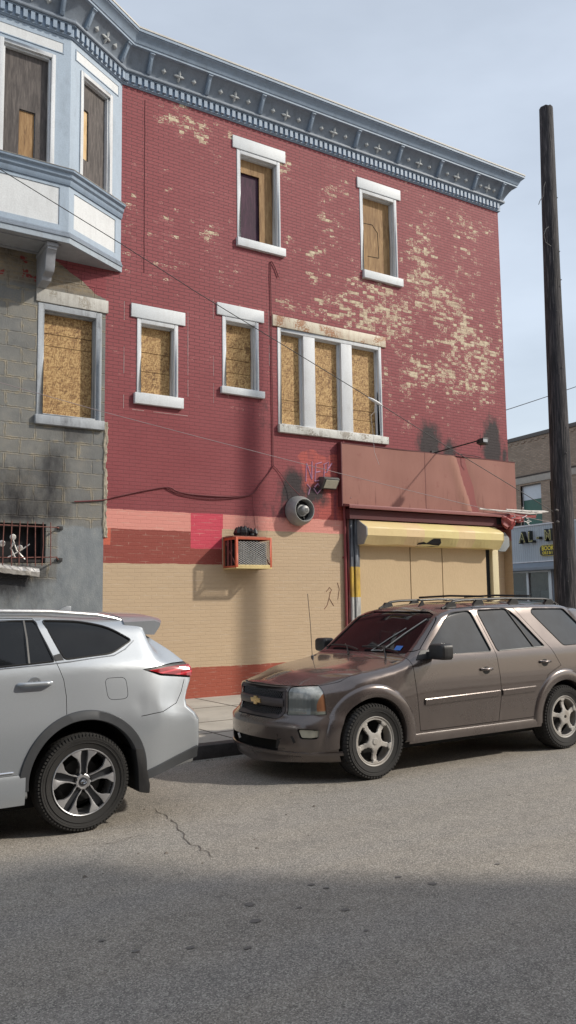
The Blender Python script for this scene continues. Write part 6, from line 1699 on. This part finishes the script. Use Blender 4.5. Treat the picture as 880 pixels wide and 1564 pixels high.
    for sgn in (-1, 1):
        q = MB(); q.tube([(x, car.surf(x, z, sgn)-sgn*.002, z) for x, z in [(hk(-.435), 1.645), (hk(-.43), 1.5), (hk(-.43), 1.315)]], .014, 5); q.build('window_bar', BTRIM, root, smooth=True)
        # black C pillar panel
        pc_ = [(hk(-.335), 1.652), (hk(-.295), 1.652), (hk(-.15), 1.332), (hk(-.215), 1.328)]
        q = MB(); q.prism(pc_, lambda x, z: (x, car.surf(x, z, sgn)+sgn*.003, z), lambda x, z: (x, car.surf(x, z, sgn)-sgn*.02, z)); q.build('pillar_panel', BTRIM, root)
        # chrome lower window line
        q = MB(); q.tube([(x, car.surf(x, z, sgn)+sgn*.003, z) for x, z in [(hk(-1.2), 1.258), (hk(-.7), 1.288), (hk(-.25), 1.308), (hk(-.10), 1.318), (hk(.27), 1.350), (hk(.38), 1.395), (hk(.475), 1.462)]], .0055, 5); q.build('window_chrome', plain('dull_chrome', (.35, .36, .37), .3, .8), root, smooth=True)
    finish(inlay(car, prism_front(ws, .5, 1.3), .006), car, 'windscreen', [GL], root, d=.006, thr=.02)
    finish(inlay(car, prism_front(rg, hk(.5), hk(1.4)), .006), car, 'rear_window', [GL], root, d=.006, thr=.02)
    RED = NT('tail_lamp_red'); o = RED.objc(); x_, y_, z_ = RED.sep(o)
    ln = RED.math('SINE', RED.math('MULTIPLY', RED.math('ADD', z_, RED.math('MULTIPLY', x_, -.12)), 150)); RED.out(RED.mix(RED.mapr(ln, .2, .9), (.30, .006, .012), (.70, .05, .07)), .12, 0, Coat_Weight=.8)
    for sgn in (-1, 1):
        t_ = [(hk(.52), 1.222), (hk(.665), 1.174), (hk(1.14), 1.113), (hk(1.14), 1.267), (hk(.80), 1.255)]; t2 = [(hk(.56), 1.212), (hk(.67), 1.180), (hk(1.135), 1.122), (hk(1.135), 1.245), (hk(.74), 1.228)]
        tb_ = finish(inlay(car, prism_side(t_, (sgn,), .52, 1.3), .002), car, 'tail_lamp', [BTRIM], root, d=.002, thr=.02)
        finish(inlay(car, prism_side(t2, (sgn,), .52, 1.3), -.010), car, 'lamp_lens', [RED.m], tb_, d=-.010, thr=.02)
    # cladding round the arches (grey plastic)
    for ax in (0, RA):
        for sgn in (-1, 1):
            mb = MB(); N = 44; pr = [(.442, -.07), (.442, .004), (.448, .012), (.512, .014), (.519, .004), (.52, -.01)]; vs = []
            for i in range(N+1):
                a = R(-6)+(R(192))*i/N
                k_ = 1
                for r, h in pr:
                    rr_ = r+.0*math.sin(a); x = ax+rr_*math.cos(a); z = zc+.045+rr_*math.sin(a)*(1.0)
                    y = car.surf(min(max(x, -.6), hk(.8)), max(.36, z), sgn) or sgn*.93; vs.append((x, y+sgn*h, z))
            n_ = len(pr); mb.add(vs, [(i*n_+k, (i+1)*n_+k, (i+1)*n_+k+1, i*n_+k+1) for i in range(N) for k in range(n_-1)]); mb.build('arch_cladding', GTRIM, root, smooth=True, angle=50)
    # mud flap, lower bumper trim
    for sgn in (-1, 1):
        mb = MB(); mb.prism(roundc([(hk(.405), .60), (hk(.47), .60), (hk(.535), .30), (hk(.53), .235), (hk(.44), .255), (hk(.43), .45)], .015), lambda x, z: (x, sgn*.70, z), lambda x, z: (x, sgn*.965, z)); mb.build('mud_flap', BTRIM, root, bevel=.004)
        mb = MB(); N = 22; vs = []
        for i in range(N+1):
            x = hk(.48)+(hk(1.0)-hk(.48))*i/N; t = i/N; z0 = .335+.13*t; 
            for z, h in ((z0-.01, -.03), (z0, .012), (z0+.06+.03*t, .012), (z0+.068+.03*t, -.004)):
                y = car.surf(min(x, hk(.93)), max(z, .45), sgn) or sgn*.85; vs.append((x, y+sgn*h, z))
        mb.add(vs, [(i*4+k, (i+1)*4+k, (i+1)*4+k+1, i*4+k+1) for i in range(N) for k in range(3)]); mb.build('lower_trim', GTRIM, root, smooth=True, angle=50)
        # silver rocker panel
        mb = MB(); N = 14; vs = []
        for i in range(N+1):
            x = .50+(hk(-.47)-.50)*i/N
            for z, h in ((.27, -.03), (.275, .012), (.33, .026), (.47, .018), (.50, .002)): vs.append((x, car.surf(x, max(z, .34), sgn)+sgn*h, z))
        mb.add(vs, [(i*5+k, (i+1)*5+k, (i+1)*5+k+1, i*5+k+1) for i in range(N) for k in range(4)]); mb.build('rocker_panel', PAINT, root, smooth=True, angle=60)
    # dents above the seam: a few creased dimples pressed in a shallow patch
    # roof rails, fin aerial, spoiler
    mb = MB()
    for sgn in (-1, 1):
        def rz(x): return car.bv.ray_cast(Vector((x, sgn*.60, 3)), Vector((0, 0, -1)))[0].z
        mb.tube([(x, sgn*.60, rz(x)+h) for x, h in [(1.35, .0), (1.45, .035), (2.0, .045), (hk(-.2), .045), (hk(.2), .04), (hk(.36), .015), (hk(.42), .0)]], [.012, .018, .018, .018, .016, .012, .006], 8)
    mb.build('roof_rail', plain('satin_rail', (.62, .63, .64), .35, .8), root, smooth=True)
    mb = MB(); mb.prism([(hk(.0), 1.70), (hk(.17), 1.69), (hk(.17), 1.755), (hk(.13), 1.76)], lambda x, z: (x, -.02, z), lambda x, z: (x, .02, z)); mb.build('roof_fin', PAINT, root, bevel=.008)
    def rzz(x, y): return car.bv.ray_cast(Vector((x, y, 3)), Vector((0, 0, -1)))[0].z
    mb = MB(); N = 20; vs = []
    for i in range(N+1):
        y = -.655+1.31*i/N; e_ = abs(y)/.655; tip = hk(.86)-.10*e_**4; x0_ = hk(.42); z0_ = rzz(x0_, y*.96)
        zt_ = 1.645-.045*e_**4
        vs += [(x0_, y, z0_+.002), (hk(.70), y, (z0_+zt_)/2+.016), (tip-.01, y, zt_+.006), (tip, y, zt_-.004), (tip-.01, y, zt_-.032), (hk(.70), y, zt_-.10), (x0_+.02, y, z0_-.10)]
    n_ = 7; mb.add(vs, [(i*n_+k, (i+1)*n_+k, (i+1)*n_+(k+1) % n_, i*n_+(k+1) % n_) for i in range(N) for k in range(n_)]+[tuple(range(n_)), tuple(reversed([N*n_+k for k in range(n_)]))])
    mb.build('spoiler', PAINT, root, smooth=True, angle=50)
    # mirrors (out of frame side)
    for sgn in (-1, 1):
        mb = MB(); mb.lathe([(0, -.08), (.06, -.07), (.10, 0), (.09, .06), (0, .06)], (.80, sgn*1.05, 1.2), 'x', 20); mb.box(.77, .83, min(sgn*.86, sgn*1.0), max(sgn*.86, sgn*1.0), 1.15, 1.2); mb.build('mirror', PAINT, root, smooth=True)
        mb = MB(); mb.prism(roundc([(-.86, .78), (-.5, .92), (-.45, .86), (-.84, .70)], .02), lambda x, z: (x, (car.surf(max(x, -.6), z, sgn) or sgn*.8)+sgn*.004, z), lambda x, z: (x, (car.surf(max(x, -.6), z, sgn) or sgn*.8)-sgn*.05, z)); mb.build('headlight', CHROME, root)
    # wheels
    MACH = plain('machined_alloy', (.55, .55, .56), .38, .8, var=.06); DKA = plain('dark_grey_alloy', (.055, .058, .065), .35, .4, var=.1)
    for ax in (0, RA):
        for sgn in (-1, 1):
            w_ = bpy.data.objects.new('wheel', None); COL.objects.link(w_); w_.parent = root; OFF[w_.name] = (0, 0, 0)
            cy = sgn*.805; c = (ax, cy, zc+.006); cz = c[2]; tyre(w_, c, .381, .24, .252, sgn, lug=.0005, n=80)
            mb = MB(); mb.lathe([(.255, sgn*-.09), (.257, sgn*.108), (.253, sgn*.113), (.247, sgn*.110), (.243, sgn*.095), (.24, sgn*.0), (.24, sgn*-.09)], c, 'y', 60); rim = mb.build('rim', MACH, w_, smooth=True, angle=35)
            ya, yb_ = cy+sgn*.075, cy+sgn*.102
            sp_ = MB(); dk = MB()
            for k in range(5):
                A = R(90+72*k) if ax else R(80+72*k)
                def P(r, a): return (ax+r*math.cos(A+a), cz+r*math.sin(A+a))
                for s_ in (-1, 1):
                    poly = [P(.050, s_*.50), P(.09, s_*.24), P(.13, s_*.185), P(.17, s_*.165), P(.21, s_*.145), P(.248, s_*.10), P(.248, s_*.45), P(.228, s_*.42), P(.19, s_*.30), P(.15, s_*.245), P(.115, s_*.26), P(.08, s_*.42)]
                    def lift(p, h): 
                        r = math.hypot(p[0]-ax, p[1]-cz); return cy+sgn*(.085+.022*smoothstep(.06, .245, r)+h)
                    sp_.prism(poly, lambda x, z: (x, lift((x, z), 0), z), lambda x, z: (x, lift((x, z), -.03), z))
                poly = [P(.055, -.42), P(.10, -.24), P(.16, -.25), P(.245, -.20), P(.245, .20), P(.16, .25), P(.10, .24), P(.055, .42)]
                dk.prism(poly, lambda x, z: (x, cy+sgn*.068, z), lambda x, z: (x, cy+sgn*.05, z))
            dk.lathe([(0, sgn*.06), (.07, sgn*.06), (.07, sgn*.03), (0, sgn*.03)], c, 'y', 24)
            sp_.lathe([(.036, sgn*.082), (.052, sgn*.086), (.060, sgn*.082), (.060, sgn*.05), (.036, sgn*.05)], c, 'y', 30)
            sp_.build('spokes', MACH, w_, bevel=.002); dk.build('spoke_inset', DKA, w_)
            nb = MB()
            for k in range(5): a = R(90+36+72*k-36); nb.lathe([(.0, sgn*.088), (.010, sgn*.088), (.012, sgn*.06)], (ax+.062*math.cos(a), cy, cz+.062*math.sin(a)), 'y', 8)
            nb.build('wheel_nut', DHOLE, w_)
            cb = MB(); cb.lathe([(0, sgn*.094), (.030, sgn*.092), (.034, sgn*.082)], c, 'y', 24); cp = cb.build('hub_cap', DKA, w_, smooth=True)
            em = MB()
            for (rx, rz_, dz_) in ((.022, .015, 0), (.008, .015, 0), (.014, .005, .008)):
                em.tube([(ax+rx*math.cos(t*2*math.pi/16), cy+sgn*.096, cz+dz_+rz_*math.sin(t*2*math.pi/16)) for t in range(17)], .0018, 4)
            em.build('emblem', CHROME, cp)
            mb = MB(); mb.lathe([(0, sgn*.0), (.165, sgn*.0), (.165, sgn*-.02), (.22, sgn*-.09)], c, 'y', 30); mb.build('brake_disc', plain('dark_disc', (.03, .03, .03), .5, .5), w_)
    mb = MB(); mb.box(-.6, hk(.3), -.74, .74, .2, .34); mb.build('underbody', DHOLE, root, bevel=.02)
    return root
silver_suv()
# ================================================================= LIGHT, SKY, CAMERA
AZ, EL = R(52), R(35.5)           # sun: from the street side, high on the right
sd = Vector((math.sin(AZ)*math.cos(EL), -math.cos(AZ)*math.cos(EL), math.sin(EL)))
sun = bpy.data.lights.new('sun', 'SUN'); sun.energy = SUNE; sun.angle = R(1.8); sun.color = (1, .93, .82)
so = bpy.data.objects.new('sun', sun); COL.objects.link(so); so.rotation_euler = sd.to_track_quat('Z', 'Y').to_euler(); so.location = (20, -20, 30)
w = bpy.data.worlds.new('World'); sc.world = w; w.use_nodes = True; nt = w.node_tree; bgn = nt.nodes['Background']
sk = nt.nodes.new('ShaderNodeTexSky'); sk.sky_type = 'NISHITA'; sk.sun_disc = False; sk.sun_elevation = EL; sk.sun_rotation = math.atan2(sd.x, sd.y)
sk.air_density = 1.2; sk.dust_density = 2.0; sk.ozone_density = 1.2; sk.altitude = 50
nt.links.new(sk.outputs[0], bgn.inputs[0]); bgn.inputs[1].default_value = SKYE
veil = nt.nodes.new('ShaderNodeBackground'); veil.inputs[0].default_value = (.84, .91, 1, 1); veil.inputs[1].default_value = VEIL
tc = nt.nodes.new('ShaderNodeTexCoord'); mp = nt.nodes.new('ShaderNodeMapping'); mp.inputs['Scale'].default_value = (1, 1.6, 4); nz = nt.nodes.new('ShaderNodeTexNoise'); nz.inputs['Scale'].default_value = 2.2; nz.inputs['Detail'].default_value = 5; mr = nt.nodes.new('ShaderNodeMapRange')
for i_, k_ in enumerate((.35, .65, VEIL*.9, VEIL*1.12)): mr.inputs[i_+1].default_value = k_
nt.links.new(tc.outputs['Generated'], mp.inputs[0]); nt.links.new(mp.outputs[0], nz.inputs['Vector']); nt.links.new(nz.outputs['Fac'], mr.inputs[0]); nt.links.new(mr.outputs[0], veil.inputs[1])   # thin high haze over the blue
ad = nt.nodes.new('ShaderNodeAddShader'); nt.links.new(bgn.outputs[0], ad.inputs[0]); nt.links.new(veil.outputs[0], ad.inputs[1]); nt.links.new(ad.outputs[0], nt.nodes['World Output'].inputs[0])
cam = bpy.data.cameras.new('camera'); co = bpy.data.objects.new('camera', cam); COL.objects.link(co); sc.camera = co
f, yaw, pitch, roll, h = 1267.78191, .572851333, .107584300, -.0137198838, 1.77031127
cyw, syw, cp_, sp_ = math.cos(yaw), math.sin(yaw), math.cos(pitch), math.sin(pitch)
fwd = Vector((syw*cp_, cyw*cp_, sp_)); rt = Vector((cyw, -syw, 0)); up = rt.cross(fwd)
r2 = rt*math.cos(roll)+up*math.sin(roll); u2 = -rt*math.sin(roll)+up*math.cos(roll)
co.matrix_world = Matrix(((r2.x, u2.x, -fwd.x, 0), (r2.y, u2.y, -fwd.y, 0), (r2.z, u2.z, -fwd.z, h), (0, 0, 0, 1)))
cam.sensor_fit = 'VERTICAL'; cam.sensor_height = 36; cam.lens = 36*f/1564; cam.clip_end = 600; cam.clip_start = .05
sc.view_settings.view_transform = 'Standard'; sc.view_settings.look = 'None'; sc.view_settings.exposure = EXPO; sc.view_settings.gamma = 1
sc.render.engine = 'CYCLES'
